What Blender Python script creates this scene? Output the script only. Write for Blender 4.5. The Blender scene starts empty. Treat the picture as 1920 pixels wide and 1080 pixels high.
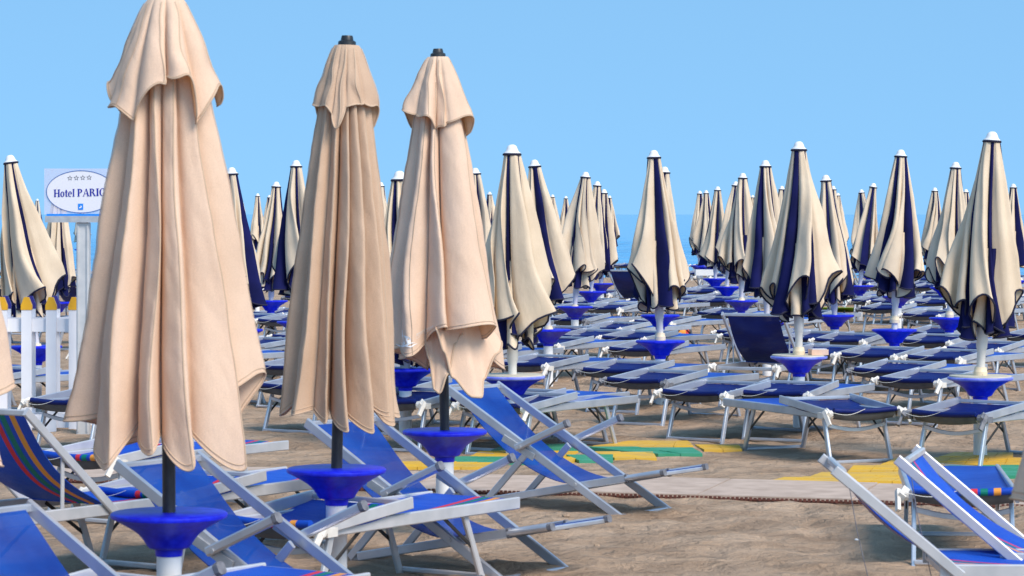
import bpy, bmesh, math, random
from mathutils import Vector, Matrix, noise
from mathutils.bvhtree import BVHTree
R = math.radians
F = 5333.0; CAMZ = 2.145; HOR = 402.0
scene = bpy.context.scene
col = scene.collection

# ---------------------------------------------------------------- materials
def new_mat(name):
    m = bpy.data.materials.new(name); m.use_nodes = True
    nt = m.node_tree
    return m, nt, nt.nodes['Principled BSDF'], nt.nodes['Material Output']

def N(nt, t, **kw):
    n = nt.nodes.new(t)
    for k, v in kw.items(): setattr(n, k, v)
    return n

def noise_bump(nt, bs, scale, strength, dist=0.01, detail=4, coord='Object', stretch=None):
    tc = N(nt, 'ShaderNodeTexCoord'); nz = N(nt, 'ShaderNodeTexNoise')
    nz.inputs['Scale'].default_value = scale; nz.inputs['Detail'].default_value = detail
    src = tc.outputs[coord]
    if stretch:
        mp = N(nt, 'ShaderNodeMapping'); mp.inputs['Scale'].default_value = stretch
        nt.links.new(src, mp.inputs['Vector']); src = mp.outputs[0]
    nt.links.new(src, nz.inputs['Vector'])
    b = N(nt, 'ShaderNodeBump'); b.inputs['Strength'].default_value = strength; b.inputs['Distance'].default_value = dist
    nt.links.new(nz.outputs[0], b.inputs['Height']); nt.links.new(b.outputs[0], bs.inputs['Normal'])
    return nz, b

def vary(nt, bs, c1, c2, scale, detail=3, coord='Object', stretch=None, lo=.35, hi=.65):
    tc = N(nt, 'ShaderNodeTexCoord'); nz = N(nt, 'ShaderNodeTexNoise')
    nz.inputs['Scale'].default_value = scale; nz.inputs['Detail'].default_value = detail
    src = tc.outputs[coord]
    if stretch:
        mp = N(nt, 'ShaderNodeMapping'); mp.inputs['Scale'].default_value = stretch
        nt.links.new(src, mp.inputs['Vector']); src = mp.outputs[0]
    nt.links.new(src, nz.inputs['Vector'])
    r = N(nt, 'ShaderNodeValToRGB')
    r.color_ramp.elements[0].position = lo; r.color_ramp.elements[1].position = hi
    r.color_ramp.elements[0].color = (*c1, 1); r.color_ramp.elements[1].color = (*c2, 1)
    nt.links.new(nz.outputs[0], r.inputs[0]); nt.links.new(r.outputs[0], bs.inputs['Base Color'])
    return r

def cloth_mat(name, c1, c2, trans, tcol, weave=900, rough=.9):
    m, nt, bs, out = new_mat(name)
    bs.inputs['Roughness'].default_value = rough
    bs.inputs['Specular IOR Level'].default_value = .15
    rmp = vary(nt, bs, c1, c2, 2.3, 4)
    tcg = N(nt, 'ShaderNodeTexCoord'); ng = N(nt, 'ShaderNodeTexNoise'); ng.inputs['Scale'].default_value = 330; ng.inputs['Detail'].default_value = 2
    nt.links.new(tcg.outputs['Object'], ng.inputs['Vector'])
    rg = N(nt, 'ShaderNodeValToRGB'); rg.color_ramp.elements[0].position = .3; rg.color_ramp.elements[1].position = .7
    rg.color_ramp.elements[0].color = (.86, .855, .85, 1); rg.color_ramp.elements[1].color = (1.09, 1.09, 1.09, 1)
    nt.links.new(ng.outputs[0], rg.inputs[0])
    mg = N(nt, 'ShaderNodeMix', data_type='RGBA', blend_type='MULTIPLY'); mg.inputs['Factor'].default_value = 1
    nt.links.new(rmp.outputs[0], mg.inputs['A']); nt.links.new(rg.outputs[0], mg.inputs['B']); nt.links.new(mg.outputs['Result'], bs.inputs['Base Color'])
    nz, b = noise_bump(nt, bs, weave, .25, .002, 2)
    # soft wrinkles added under the weave
    tc = N(nt, 'ShaderNodeTexCoord'); mp = N(nt, 'ShaderNodeMapping'); mp.inputs['Scale'].default_value = (7, 7, 3)
    n2 = N(nt, 'ShaderNodeTexNoise'); n2.inputs['Scale'].default_value = 1.4; n2.inputs['Detail'].default_value = 5
    nt.links.new(tc.outputs['Object'], mp.inputs[0]); nt.links.new(mp.outputs[0], n2.inputs['Vector'])
    b2 = N(nt, 'ShaderNodeBump'); b2.inputs['Strength'].default_value = .35; b2.inputs['Distance'].default_value = .02
    nt.links.new(n2.outputs[0], b2.inputs['Height']); nt.links.new(b2.outputs[0], b.inputs['Normal'])
    # sharp fine creases: ridges of a stretched noise
    mp3 = N(nt, 'ShaderNodeMapping'); mp3.inputs['Scale'].default_value = (9, 9, 4.5); mp3.inputs['Rotation'].default_value = (.3, .5, 0)
    n3 = N(nt, 'ShaderNodeTexNoise'); n3.inputs['Scale'].default_value = .8; n3.inputs['Detail'].default_value = 3
    nt.links.new(tc.outputs['Object'], mp3.inputs[0]); nt.links.new(mp3.outputs[0], n3.inputs['Vector'])
    sb = N(nt, 'ShaderNodeMath', operation='SUBTRACT'); sb.inputs[1].default_value = .5; ab = N(nt, 'ShaderNodeMath', operation='ABSOLUTE')
    pw_ = N(nt, 'ShaderNodeMath', operation='POWER'); pw_.inputs[1].default_value = .6
    nt.links.new(n3.outputs[0], sb.inputs[0]); nt.links.new(sb.outputs[0], ab.inputs[0]); nt.links.new(ab.outputs[0], pw_.inputs[0])
    b3 = N(nt, 'ShaderNodeBump'); b3.inputs['Strength'].default_value = .30; b3.inputs['Distance'].default_value = .012
    nt.links.new(pw_.outputs[0], b3.inputs['Height']); nt.links.new(b3.outputs[0], b2.inputs['Normal'])
    if trans:
        tr = N(nt, 'ShaderNodeBsdfTranslucent'); tr.inputs['Color'].default_value = (*tcol, 1)
        mx = N(nt, 'ShaderNodeMixShader'); mx.inputs[0].default_value = trans
        nt.links.new(bs.outputs[0], mx.inputs[1]); nt.links.new(tr.outputs[0], mx.inputs[2]); nt.links.new(mx.outputs[0], out.inputs['Surface'])
    return m

def simple(name, c, rough=.5, metal=0, spec=.5, bump=None, c2=None, vs=4):
    m, nt, bs, out = new_mat(name)
    bs.inputs['Base Color'].default_value = (*c, 1)
    bs.inputs['Roughness'].default_value = rough; bs.inputs['Metallic'].default_value = metal
    bs.inputs['Specular IOR Level'].default_value = spec
    if c2: vary(nt, bs, c, c2, vs)
    if bump: noise_bump(nt, bs, bump[0], bump[1], bump[2] if len(bump) > 2 else .01)
    return m

def mesh_fabric(name, c1, c2, stripes=False, see=.10):
    m, nt, bs, out = new_mat(name)
    bs.inputs['Roughness'].default_value = .5; bs.inputs['Specular IOR Level'].default_value = .22
    r = vary(nt, bs, c1, c2, 3.0, 4)
    nzw, bw = noise_bump(nt, bs, 420, .4, .002, 2)
    n4 = N(nt, 'ShaderNodeTexNoise'); n4.inputs['Scale'].default_value = 7; n4.inputs['Detail'].default_value = 4; t4 = N(nt, 'ShaderNodeTexCoord'); m4 = N(nt, 'ShaderNodeMapping'); m4.inputs['Scale'].default_value = (2.2, .6, 1)
    nt.links.new(t4.outputs['Object'], m4.inputs[0]); nt.links.new(m4.outputs[0], n4.inputs['Vector'])
    b4 = N(nt, 'ShaderNodeBump'); b4.inputs['Strength'].default_value = .5; b4.inputs['Distance'].default_value = .02
    nt.links.new(n4.outputs[0], b4.inputs['Height']); nt.links.new(b4.outputs[0], bw.inputs['Normal'])
    if stripes:
        tc = N(nt, 'ShaderNodeTexCoord'); sx = N(nt, 'ShaderNodeSeparateXYZ'); nt.links.new(tc.outputs['Object'], sx.inputs[0])
        last = r.outputs[0]
        for y0, w, c in ((-.06, .020, (.62, .03, .05)), (-.12, .022, (.0, .17, .13)), (-.20, .022, (.75, .30, .05))):
            s = N(nt, 'ShaderNodeMath', operation='SUBTRACT'); s.inputs[1].default_value = y0
            a = N(nt, 'ShaderNodeMath', operation='ABSOLUTE'); l = N(nt, 'ShaderNodeMath', operation='LESS_THAN'); l.inputs[1].default_value = w
            nt.links.new(sx.outputs[1], s.inputs[0]); nt.links.new(s.outputs[0], a.inputs[0]); nt.links.new(a.outputs[0], l.inputs[0])
            mx = N(nt, 'ShaderNodeMix', data_type='RGBA'); mx.inputs['B'].default_value = (*c, 1)
            nt.links.new(l.outputs[0], mx.inputs['Factor']); nt.links.new(last, mx.inputs['A']); last = mx.outputs['Result']
        nt.links.new(last, bs.inputs['Base Color'])
    if see:
        tr = N(nt, 'ShaderNodeBsdfTransparent'); ms = N(nt, 'ShaderNodeMixShader'); ms.inputs[0].default_value = see
        nt.links.new(bs.outputs[0], ms.inputs[1]); nt.links.new(tr.outputs[0], ms.inputs[2]); nt.links.new(ms.outputs[0], out.inputs['Surface'])
    return m

M = {}
M['cream_big'] = cloth_mat('cream_big', (.74, .54, .40), (.82, .61, .465), .14, (.85, .42, .12))
M['cream_shaded'] = cloth_mat('cream_shaded', (.57, .40, .285), (.65, .465, .335), .12, (.85, .42, .12))  # browner copy of the big cream, shade on the slim umbrella painted in
M['cream'] = cloth_mat('cream', (.70, .56, .41), (.79, .65, .49), .10, (.8, .5, .2))
M['navy'] = cloth_mat('navy', (.005, .007, .050), (.009, .011, .085), 0, None)
M['piping'] = simple('piping', (.008, .008, .03), .8)
M['hem_big'] = simple('hem_big', (.52, .375, .265), .9)
M['white_plastic'] = simple('white_plastic', (.80, .80, .80), .4, c2=(.72, .72, .74))
M['old_plastic'] = simple('old_plastic', (.62, .58, .53), .6, c2=(.74, .70, .64), vs=14)
M['grey_plastic'] = simple('grey_plastic', (.11, .11, .13), .6, c2=(.20, .20, .22), vs=20)
M['tan_plastic'] = simple('tan_plastic', (.72, .60, .42), .5)
M['pole_white'] = simple('pole_white', (.72, .70, .66), .4, c2=(.62, .60, .56), vs=9)
M['pole_black'] = simple('pole_black', (.010, .010, .012), .38, c2=(.03, .03, .032), vs=12)
M['table_blue'] = simple('table_blue', (.003, .006, .50), .42, spec=.4, c2=(.010, .022, .64), vs=26)
M['table_rim'] = simple('table_rim', (.10, .13, .66), .4, c2=(.26, .30, .74), vs=9)
M['table_board'] = simple('table_board', (.60, .55, .43), .6, c2=(.52, .47, .36), vs=8)
M['alu'] = simple('alu', (.47, .50, .56), .33, metal=.6, bump=(60, .08, .003), c2=(.58, .60, .65), vs=5)
M['white_paint'] = simple('white_paint', (.47, .48, .50), .32, metal=.25, c2=(.56, .56, .58), vs=6)
M['brace'] = simple('brace', (.03, .028, .028), .5, metal=.3)
M['bed'] = mesh_fabric('bed', (.006, .055, .36), (.010, .085, .46), see=.04)
M['bed_striped'] = mesh_fabric('bed_striped', (.005, .055, .42), (.009, .085, .52), stripes=True, see=.03)
M['canopy'] = mesh_fabric('canopy_fabric', (.003, .010, .11), (.006, .022, .18), see=.10)
M['chair_sling'] = mesh_fabric('chair_sling', (.003, .036, .25), (.007, .068, .36), see=.25)
M['shaded_flap'] = simple('shaded_flap', (.06, .06, .066), .8, c2=(.09, .09, .095), vs=9)  # dark grey: shade under the sling put into the flap colour
M['cord'] = simple('cord', (.72, .70, .66), .8)
M['yellow'] = simple('yellow', (.80, .42, .01), .45, c2=(.72, .36, .01), vs=8)
M['mat_yellow'] = simple('mat_yellow', (.72, .42, .02), .6, c2=(.58, .36, .06), vs=3)
M['mat_green'] = simple('mat_green', (.02, .25, .13), .6, c2=(.06, .30, .19), vs=3)
M['lav'] = simple('fence_white', (.80, .80, .84), .45, c2=(.74, .74, .79), vs=3)
M['fence_blue'] = simple('fence_blue', (.03, .02, .22), .5)
M['post_grey'] = simple('post_grey', (.50, .51, .52), .4, metal=.2, c2=(.60, .60, .60), vs=7)
M['steel'] = simple('steel', (.42, .43, .45), .45, metal=.5, c2=(.55, .55, .56), vs=12)
M['ink'] = simple('ink', (.004, .006, .30), .5)
M['ink_grey'] = simple('ink_grey', (.10, .10, .12), .5)
M['line_blue'] = simple('line_blue', (.02, .09, .35), .5)
M['badge'] = simple('badge', (.01, .22, .75), .4)
M['sign_white'] = simple('sign_white', (.70, .70, .76), .4)
M['carton'] = simple('carton', (.66, .42, .30), .8, c2=(.72, .5, .38), vs=9)
M['red'] = simple('red', (.55, .04, .02), .5)
M['orange'] = simple('orange', (.75, .28, .02), .5)
M['lime'] = simple('lime', (.32, .62, .02), .6)
M['rust'] = simple('rust', (.16, .05, .035), .85, c2=(.08, .03, .02), vs=40)
M['logo_white'] = simple('logo_white', (.85, .82, .80), .7)
M['logo_faint'] = simple('logo_faint', (.74, .66, .60), .8)
# clear acrylic sign sheet
m, nt, bs, out = new_mat('acrylic'); M['acrylic'] = m
bs.inputs['Base Color'].default_value = (.62, .64, .80, 1); bs.inputs['Roughness'].default_value = .2
tr = N(nt, 'ShaderNodeBsdfTransparent'); ms = N(nt, 'ShaderNodeMixShader'); ms.inputs[0].default_value = .55
nt.links.new(bs.outputs[0], ms.inputs[1]); nt.links.new(tr.outputs[0], ms.inputs[2]); nt.links.new(ms.outputs[0], out.inputs['Surface'])
# sand
m, nt, bs, out = new_mat('sand'); M['sand'] = m
bs.inputs['Roughness'].default_value = .95; bs.inputs['Specular IOR Level'].default_value = .1
r = vary(nt, bs, (.43, .305, .21), (.64, .47, .335), 1.7, 8, 'Object', (1, 1, 1), .36, .64)
tc = N(nt, 'ShaderNodeTexCoord')
n1 = N(nt, 'ShaderNodeTexNoise'); n1.inputs['Scale'].default_value = 170; n1.inputs['Detail'].default_value = 3
nt.links.new(tc.outputs['Object'], n1.inputs['Vector'])
mx = N(nt, 'ShaderNodeMix', data_type='RGBA', blend_type='MULTIPLY'); mx.inputs['Factor'].default_value = .85
r2 = N(nt, 'ShaderNodeValToRGB'); r2.color_ramp.elements[0].position = .3; r2.color_ramp.elements[1].position = .6
r2.color_ramp.elements[0].color = (.55, .5, .48, 1); r2.color_ramp.elements[1].color = (1, 1, 1, 1)
nt.links.new(n1.outputs[0], r2.inputs[0]); nt.links.new(r.outputs[0], mx.inputs['A']); nt.links.new(r2.outputs[0], mx.inputs['B'])
nt.links.new(mx.outputs['Result'], bs.inputs['Base Color'])
n3 = N(nt, 'ShaderNodeTexNoise'); n3.inputs['Scale'].default_value = 6; n3.inputs['Detail'].default_value = 8; n3.inputs['Roughness'].default_value = .65
nt.links.new(tc.outputs['Object'], n3.inputs['Vector'])
b = N(nt, 'ShaderNodeBump'); b.inputs['Strength'].default_value = 1.0; b.inputs['Distance'].default_value = .13
nt.links.new(n3.outputs[0], b.inputs['Height'])
vo = N(nt, 'ShaderNodeTexVoronoi', feature='SMOOTH_F1'); vo.inputs['Scale'].default_value = 3.4; vo.inputs['Smoothness'].default_value = .35; vo.inputs['Randomness'].default_value = 1
wv = N(nt, 'ShaderNodeVectorMath', operation='ADD'); nw_ = N(nt, 'ShaderNodeTexNoise'); nw_.inputs['Scale'].default_value = 4; nw_.inputs['Detail'].default_value = 3
nt.links.new(tc.outputs['Object'], nw_.inputs['Vector']); nt.links.new(tc.outputs['Object'], wv.inputs[0])
sc_ = N(nt, 'ShaderNodeVectorMath', operation='SCALE'); sc_.inputs['Scale'].default_value = .35; nt.links.new(nw_.outputs['Color'], sc_.inputs[0]); nt.links.new(sc_.outputs[0], wv.inputs[1]); nt.links.new(wv.outputs[0], vo.inputs['Vector'])
bv_ = N(nt, 'ShaderNodeBump'); bv_.inputs['Strength'].default_value = .55; bv_.inputs['Distance'].default_value = .16
nt.links.new(vo.outputs['Distance'], bv_.inputs['Height']); nt.links.new(bv_.outputs[0], b.inputs['Normal'])
b2 = N(nt, 'ShaderNodeBump'); b2.inputs['Strength'].default_value = .4; b2.inputs['Distance'].default_value = .004
nt.links.new(n1.outputs[0], b2.inputs['Height']); nt.links.new(b.outputs[0], b2.inputs['Normal']); nt.links.new(b2.outputs[0], bs.inputs['Normal'])
# sea
m, nt, bs, out = new_mat('sea_water'); M['sea'] = m
bs.inputs['Base Color'].default_value = (.07, .36, .70, 1); bs.inputs['Roughness'].default_value = .12; bs.inputs['IOR'].default_value = 1.33
tc = N(nt, 'ShaderNodeTexCoord'); mp = N(nt, 'ShaderNodeMapping'); mp.inputs['Scale'].default_value = (.16, .30, 1)
nt.links.new(tc.outputs['Object'], mp.inputs[0])
nz = N(nt, 'ShaderNodeTexNoise'); nz.inputs['Scale'].default_value = .8; nz.inputs['Detail'].default_value = 7
nt.links.new(mp.outputs[0], nz.inputs['Vector'])
b = N(nt, 'ShaderNodeBump'); b.inputs['Strength'].default_value = 1; b.inputs['Distance'].default_value = .5
nt.links.new(nz.outputs[0], b.inputs['Height']); nt.links.new(b.outputs[0], bs.inputs['Normal'])
# concrete path
m, nt, bs, out = new_mat('path_slab'); M['path'] = m
bs.inputs['Roughness'].default_value = .85
vary(nt, bs, (.40, .30, .235), (.52, .40, .32), 5, 6)
noise_bump(nt, bs, 120, .3, .004)

# ---------------------------------------------------------------- mesh helpers
class MB:
    def __init__(s): s.v = []; s.f = []; s.mi = []
    def add(s, vs, fs, mi=0):
        o = len(s.v); s.v += [tuple(v) for v in vs]
        for f in fs: s.f.append(tuple(i + o for i in f)); s.mi.append(mi)
    def box(s, c, d, mi=0, rot=None):
        c = Vector(c); h = Vector(d) / 2
        vs = [Vector((x * h.x, y * h.y, z * h.z)) for x in (-1, 1) for y in (-1, 1) for z in (-1, 1)]
        if rot is not None: vs = [rot @ v for v in vs]
        s.add([c + v for v in vs], [(0, 1, 3, 2), (4, 6, 7, 5), (0, 4, 5, 1), (2, 3, 7, 6), (0, 2, 6, 4), (1, 5, 7, 3)], mi)
    def beam(s, a, b, w, h, mi=0, side=None, bev=.0):
        """rectangular bar a->b, w along 'side' axis, h across"""
        a = Vector(a); b = Vector(b); d = (b - a).normalized()
        sd = Vector(side) if side is not None else Vector((0, 1, 0))
        sd = (sd - d * sd.dot(d)).normalized(); up = d.cross(sd).normalized()
        k = min(w, h) * .22 if not bev else bev
        prof = [(-w/2, -h/2+k), (-w/2+k, -h/2), (w/2-k, -h/2), (w/2, -h/2+k), (w/2, h/2-k), (w/2-k, h/2), (-w/2+k, h/2), (-w/2, h/2-k)]
        vs = [p + sd * x + up * y for p in (a, b) for x, y in prof]
        n = 8; fs = [(i, (i+1) % n, n+(i+1) % n, n+i) for i in range(n)] + [tuple(range(n))[::-1], tuple(range(n, 2*n))]
        s.add(vs, fs, mi)
    def tube(s, pts, r, n=8, mi=0, caps=True):
        pts = [Vector(p) for p in pts]; rings = []
        prev = None
        for i, p in enumerate(pts):
            d = (pts[min(i+1, len(pts)-1)] - pts[max(i-1, 0)])
            if d.length < 1e-9: d = Vector((0, 0, 1))
            d.normalize()
            ref = prev if prev is not None else (Vector((0, 0, 1)) if abs(d.z) < .9 else Vector((1, 0, 0)))
            x = (ref - d * ref.dot(d))
            if x.length < 1e-6: x = d.orthogonal()
            x.normalize(); y = d.cross(x); prev = x
            rr = r[i] if isinstance(r, (list, tuple)) else r
            rings.append([p + (x * math.cos(2*math.pi*k/n) + y * math.sin(2*math.pi*k/n)) * rr for k in range(n)])
        vs = [v for rg in rings for v in rg]
        fs = [(i*n+k, i*n+(k+1) % n, (i+1)*n+(k+1) % n, (i+1)*n+k) for i in range(len(pts)-1) for k in range(n)]
        if caps: fs += [tuple(range(n))[::-1], tuple(range((len(pts)-1)*n, len(pts)*n))]
        s.add(vs, fs, mi)
    def lathe(s, prof, n=24, mi=0, c=(0, 0, 0)):
        c = Vector(c); vs = [c + Vector((r*math.cos(2*math.pi*k/n), r*math.sin(2*math.pi*k/n), z)) for r, z in prof for k in range(n)]
        fs = [(i*n+k, i*n+(k+1) % n, (i+1)*n+(k+1) % n, (i+1)*n+k) for i in range(len(prof)-1) for k in range(n)]
        s.add(vs, fs, mi)
    def build(s, name, mats, parent=None, smooth=False, link=True):
        me = bpy.data.meshes.new(name); me.from_pydata(s.v, [], s.f)
        if not isinstance(mats, (list, tuple)): mats = [mats]
        for m in mats: me.materials.append(m)
        for p, i in zip(me.polygons, s.mi): p.material_index = i
        bm = bmesh.new(); bm.from_mesh(me); bmesh.ops.recalc_face_normals(bm, faces=bm.faces); bm.to_mesh(me); bm.free()
        if smooth:
            for p in me.polygons: p.use_smooth = True
            if smooth == 'auto':
                try: me.set_sharp_from_angle(angle=R(38))
                except Exception: pass
        o = bpy.data.objects.new(name, me); col.objects.link(o)
        if parent is not None: o.parent = parent
        return o

def tag(o, label=None, cat=None, group=None, kind=None):
    if label: o['label'] = label
    if cat: o['category'] = cat
    if group: o['group'] = group
    if kind: o['kind'] = kind
    return o
def empty(name, loc=(0, 0, 0), rz=0):
    o = bpy.data.objects.new(name, None); col.objects.link(o); o.location = loc; o.rotation_euler = (0, 0, rz)
    o.empty_display_size = .2
    return o
KIDS = {}
def copy_tree(o, parent=None):
    c = o.copy(); col.objects.link(c)
    if parent is not None: c.parent = parent
    for ch in list(o.children): copy_tree(ch, c)
    return c
def at(px, y, z=0.0):
    """point at height z seen in the photo at (px, y)"""
    d = F * (CAMZ - z) / (y - HOR); return Vector(((px - 960) * d / F, d, z))

# ---------------------------------------------------------------- setting
def ground_z(x, y):
    z = 0.0
    k = 1.0
    if 20.5 < y < 27: k = .16 + .84*min(1, abs(y-23.8)/3.0)**2
    if y < 60:
        z += .022 * noise.noise((x*1.1, y*.9, 0)) + .026 * noise.noise((x*2.7, y*2.4, 4)) + .030 * noise.noise((x*5.1, y*4.6, 9))
        q = noise.noise((x*3.3+20, y*3.0, 2)); z -= .035 * max(0, q-.22)
    else: z += .03 * noise.noise((x*.8, y*.6, 0))
    z *= k
    if y > 96: z -= (y-96) * .026
    return z
def axis_steps(a0, a1, s0, lim, grow):
    out = [0.0]; s = s0
    while out[-1] < a1:
        if out[-1] > lim: s *= grow
        out.append(out[-1] + s)
    return out
xp = axis_steps(0, 400, .09, 5.5, 1.055); xs = [-x for x in xp[:0:-1]] + xp
ys = [9 + t for t in axis_steps(0, 190, .085, 16, 1.013)]
ys = [-60, -20, 0, 5] + ys
vs = [(x, y, ground_z(x, y)) for y in ys for x in xs]; nx = len(xs)
fs = [(j*nx+i, j*nx+i+1, (j+1)*nx+i+1, (j+1)*nx+i) for j in range(len(ys)-1) for i in range(nx-1)]
g = MB(); g.add(vs, fs); tag(g.build('beach_sand', M['sand'], smooth=True), kind='structure')
sxp = axis_steps(0, 30000, .9, 34, 1.22); sxs = [-x for x in sxp[:0:-1]] + sxp
sys_ = [100 + t for t in axis_steps(0, 30000, .55, 150, 1.035)]
def sea_z(x, y):
    k = max(0.0, 1 - (y-100)/900)
    return -.42 + k*(.16*noise.noise((x*.16, y*.42, 0)) + .10*noise.noise((x*.5, y*1.1, 5)))
svs = [(x, y, sea_z(x, y)) for y in sys_ for x in sxs]; snx = len(sxs)
s = MB(); s.add(svs, [(j*snx+i, j*snx+i+1, (j+1)*snx+i+1, (j+1)*snx+i) for j in range(len(sys_)-1) for i in range(snx-1)])
tag(s.build('sea', M['sea'], smooth=True), kind='structure')

# path of pale slabs with a rusty notched edge
pa, pb = at(-40, 893, .03), at(2200, 953, .03)
dv = (pb - pa); dv.z = 0; ln = dv.length; ux = dv.normalized(); uy = Vector((-ux.y, ux.x, 0))
p = MB(); k = 0; x = 0
rnd = random.Random(5)
while x < ln:
    w = 1.18
    c = pa + ux * (x + w/2) + uy * .72
    p.box((c.x, c.y, .002 + rnd.uniform(-.008, .006)), (w - .012, 1.34, .05), rot=Matrix.Rotation(math.atan2(ux.y, ux.x) + rnd.uniform(-.004, .004), 3, 'Z'))
    x += w
path = p.build('path', M['path']); tag(path, kind='structure')
e = MB(); x = 0; rot = Matrix.Rotation(math.atan2(ux.y, ux.x), 3, 'Z')
while x < ln:
    c = pa + ux * x + uy * -.012; e.box((c.x, c.y, .016), (.020, .018, .026 + rnd.uniform(-.008, .006)), rot=rot); x += .034
c = pa + ux * ln/2 + uy * -.004; e.box((c.x, c.y, .006), (ln, .012, .018), rot=rot)
edge = e.build('path_edge', M['rust']); tag(edge, kind='structure')

# ---------------------------------------------------------------- umbrellas
def canopy_mesh(folds, ztop, r0, seed, pw=.9, nw=30, per=14, flare=.0, rip=.025, namp=.05, fn=.16, wob=13, wr=.0, twist=0.0):
    """closed pleated cloth. folds: dicts w(deg) R zt lean ex col | rv zv valley after the fold"""
    tot = sum(f['w'] for f in folds); k = 360 / tot
    us = []; a = folds[0].get('start', 0.0)
    n = len(folds)
    for i, f in enumerate(folds):
        w = f['w'] * k; prev = folds[i-1]
        for j in range(per):
            t = j / per; S = math.sin(math.pi*t) ** f.get('ex', .6)
            rv = prev['rv'] * (1-t) + f['rv'] * t; zv = prev['zv'] * (1-t) + f['zv'] * t
            L = (prev.get('lean', 0)*0)*(1-t) + f.get('lean', 0) * math.sin(math.pi*t)
            Sz = math.sin(math.pi*t) ** f.get('ez', 1.0)
            zz = zv + (f['zt'] - zv) * Sz + f.get('tilt', 0) * (t-.5) * 2 * math.sin(math.pi*t)
            rr = rv + (f['R'] - rv) * S + rip * f['R'] / .4 * S * math.cos(2*math.pi*t*f.get('nr', 2) + seed)
            us.append((a + w*t, L, rr, zz, f['col'], i, math.sin(math.pi*t), prev['R']*max(0, .5-t) + f['R']*(1-abs(t-.5)) + folds[(i+1) % n]['R']*max(0, t-.5)))
        a += w
    m = len(us); vs = []
    for q in range(nw+1):
        w = q / nw
        for (ang, L, rr, zz, c_, fi, sn, Rt) in us:
            r = (r0 + (Rt - r0) * w ** pw) * (1 - (1 - rr/Rt) * min(1, .3 + w*2.6))
            r *= 1 + namp * w * noise.noise((math.cos(R(ang))*2.2 + seed*3.1, math.sin(R(ang))*2.2, w*2.3))
            r *= 1 + fn * w * sn * noise.noise((fi*5.3 + seed, w*2.6, 3.3))
            A = R(ang + twist * w * w + L * (.25 + .75*w) + wob * sn * noise.noise((fi*7.7 + seed*2.1, w*2.2, 8.8)))
            z = ztop + (zz - ztop) * w
            if wr:
                q3 = Vector((r*math.cos(A), r*math.sin(A), z))
                r += min(1, w*4) * (wr * noise.noise((q3.x*9, q3.y*9, q3.z*4 + seed)) + wr*.7 * noise.noise((q3.x*21 + q3.z*9, q3.y*21, q3.z*7 + seed)) + wr*1.3*max(0, w-.6)*noise.noise((q3.x*14, q3.y*14, q3.z*12)))
            vs.append((r*math.cos(A), r*math.sin(A), z))
    fs = []; mi = []
    for q in range(nw):
        for i in range(m):
            j = (i+1) % m
            fs.append((q*m+i, q*m+j, (q+1)*m+j, (q+1)*m+i)); mi.append(us[i][4])
    hem = vs[nw*m:]
    return vs, fs, mi, hem

def white_variant(seed):
    rn = random.Random(seed); sg = rn.choice((-1, 1)); folds = []
    for i in range(4):
        zt = rn.uniform(1.33, 1.58); wc = rn.uniform(54, 72); sp = rn.random() < .55
        if sp:   # cream panel gathered into two folds
            folds.append(dict(w=wc*rn.uniform(.45, .6), R=rn.uniform(.34, .41), zt=zt, lean=sg*rn.uniform(14, 32), ex=.6, ez=1.1, col=0, rv=rn.uniform(.19, .25), zv=zt-rn.uniform(.08, .2), nr=1, tilt=rn.uniform(-.1, .1)))
            folds.append(dict(w=wc*.5, R=rn.uniform(.31, .39), zt=zt-rn.uniform(-.05, .12), lean=sg*rn.uniform(14, 32), ex=.6, ez=1.1, col=0, rv=rn.uniform(.11, .16), zv=rn.uniform(1.12, 1.24), nr=1, tilt=rn.uniform(-.12, .12)))
        else:
            folds.append(dict(w=wc, R=rn.uniform(.36, .42), zt=zt, lean=sg*rn.uniform(8, 28), ex=.42, ez=.9, col=0, rv=rn.uniform(.11, .16), zv=rn.uniform(1.12, 1.24), nr=2, tilt=rn.uniform(-.16, .16)))
        big = i == seed % 4
        folds.append(dict(w=rn.uniform(46, 62) if big else rn.uniform(16, 36), R=rn.uniform(.34, .38) if big else rn.uniform(.24, .34), zt=rn.uniform(1.10, 1.26), lean=sg*rn.uniform(4, 22), ex=.6, ez=1, col=1, rv=rn.uniform(.11, .16), zv=rn.uniform(1.10, 1.2), nr=1))
    for f in folds: f['R'] *= .93
    tw = rn.uniform(-38, 38)
    outer = canopy_mesh(folds, 2.80, .072, seed, pw=rn.uniform(.95, 1.18), nw=30, per=14, rip=.04, namp=.12, fn=.22, wob=18, wr=.004, twist=tw)
    inn = []
    for i in range(9):
        inn.append(dict(w=rn.uniform(28, 52), R=rn.uniform(.19, .27), zt=rn.uniform(1.12, 1.26) if i % 2 else rn.uniform(1.05, 1.14), lean=-sg*rn.uniform(0, 24), ex=.7, ez=1, col=0 if i % 5 in (0, 2) else 1, rv=rn.uniform(.09, .15), zv=rn.uniform(1.04, 1.20), nr=1, tilt=rn.uniform(-.15, .15)))
    inner = canopy_mesh(inn, 1.85, .15, seed + 40, pw=.9, nw=12, per=12, rip=.02)
    return outer, inner

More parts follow.
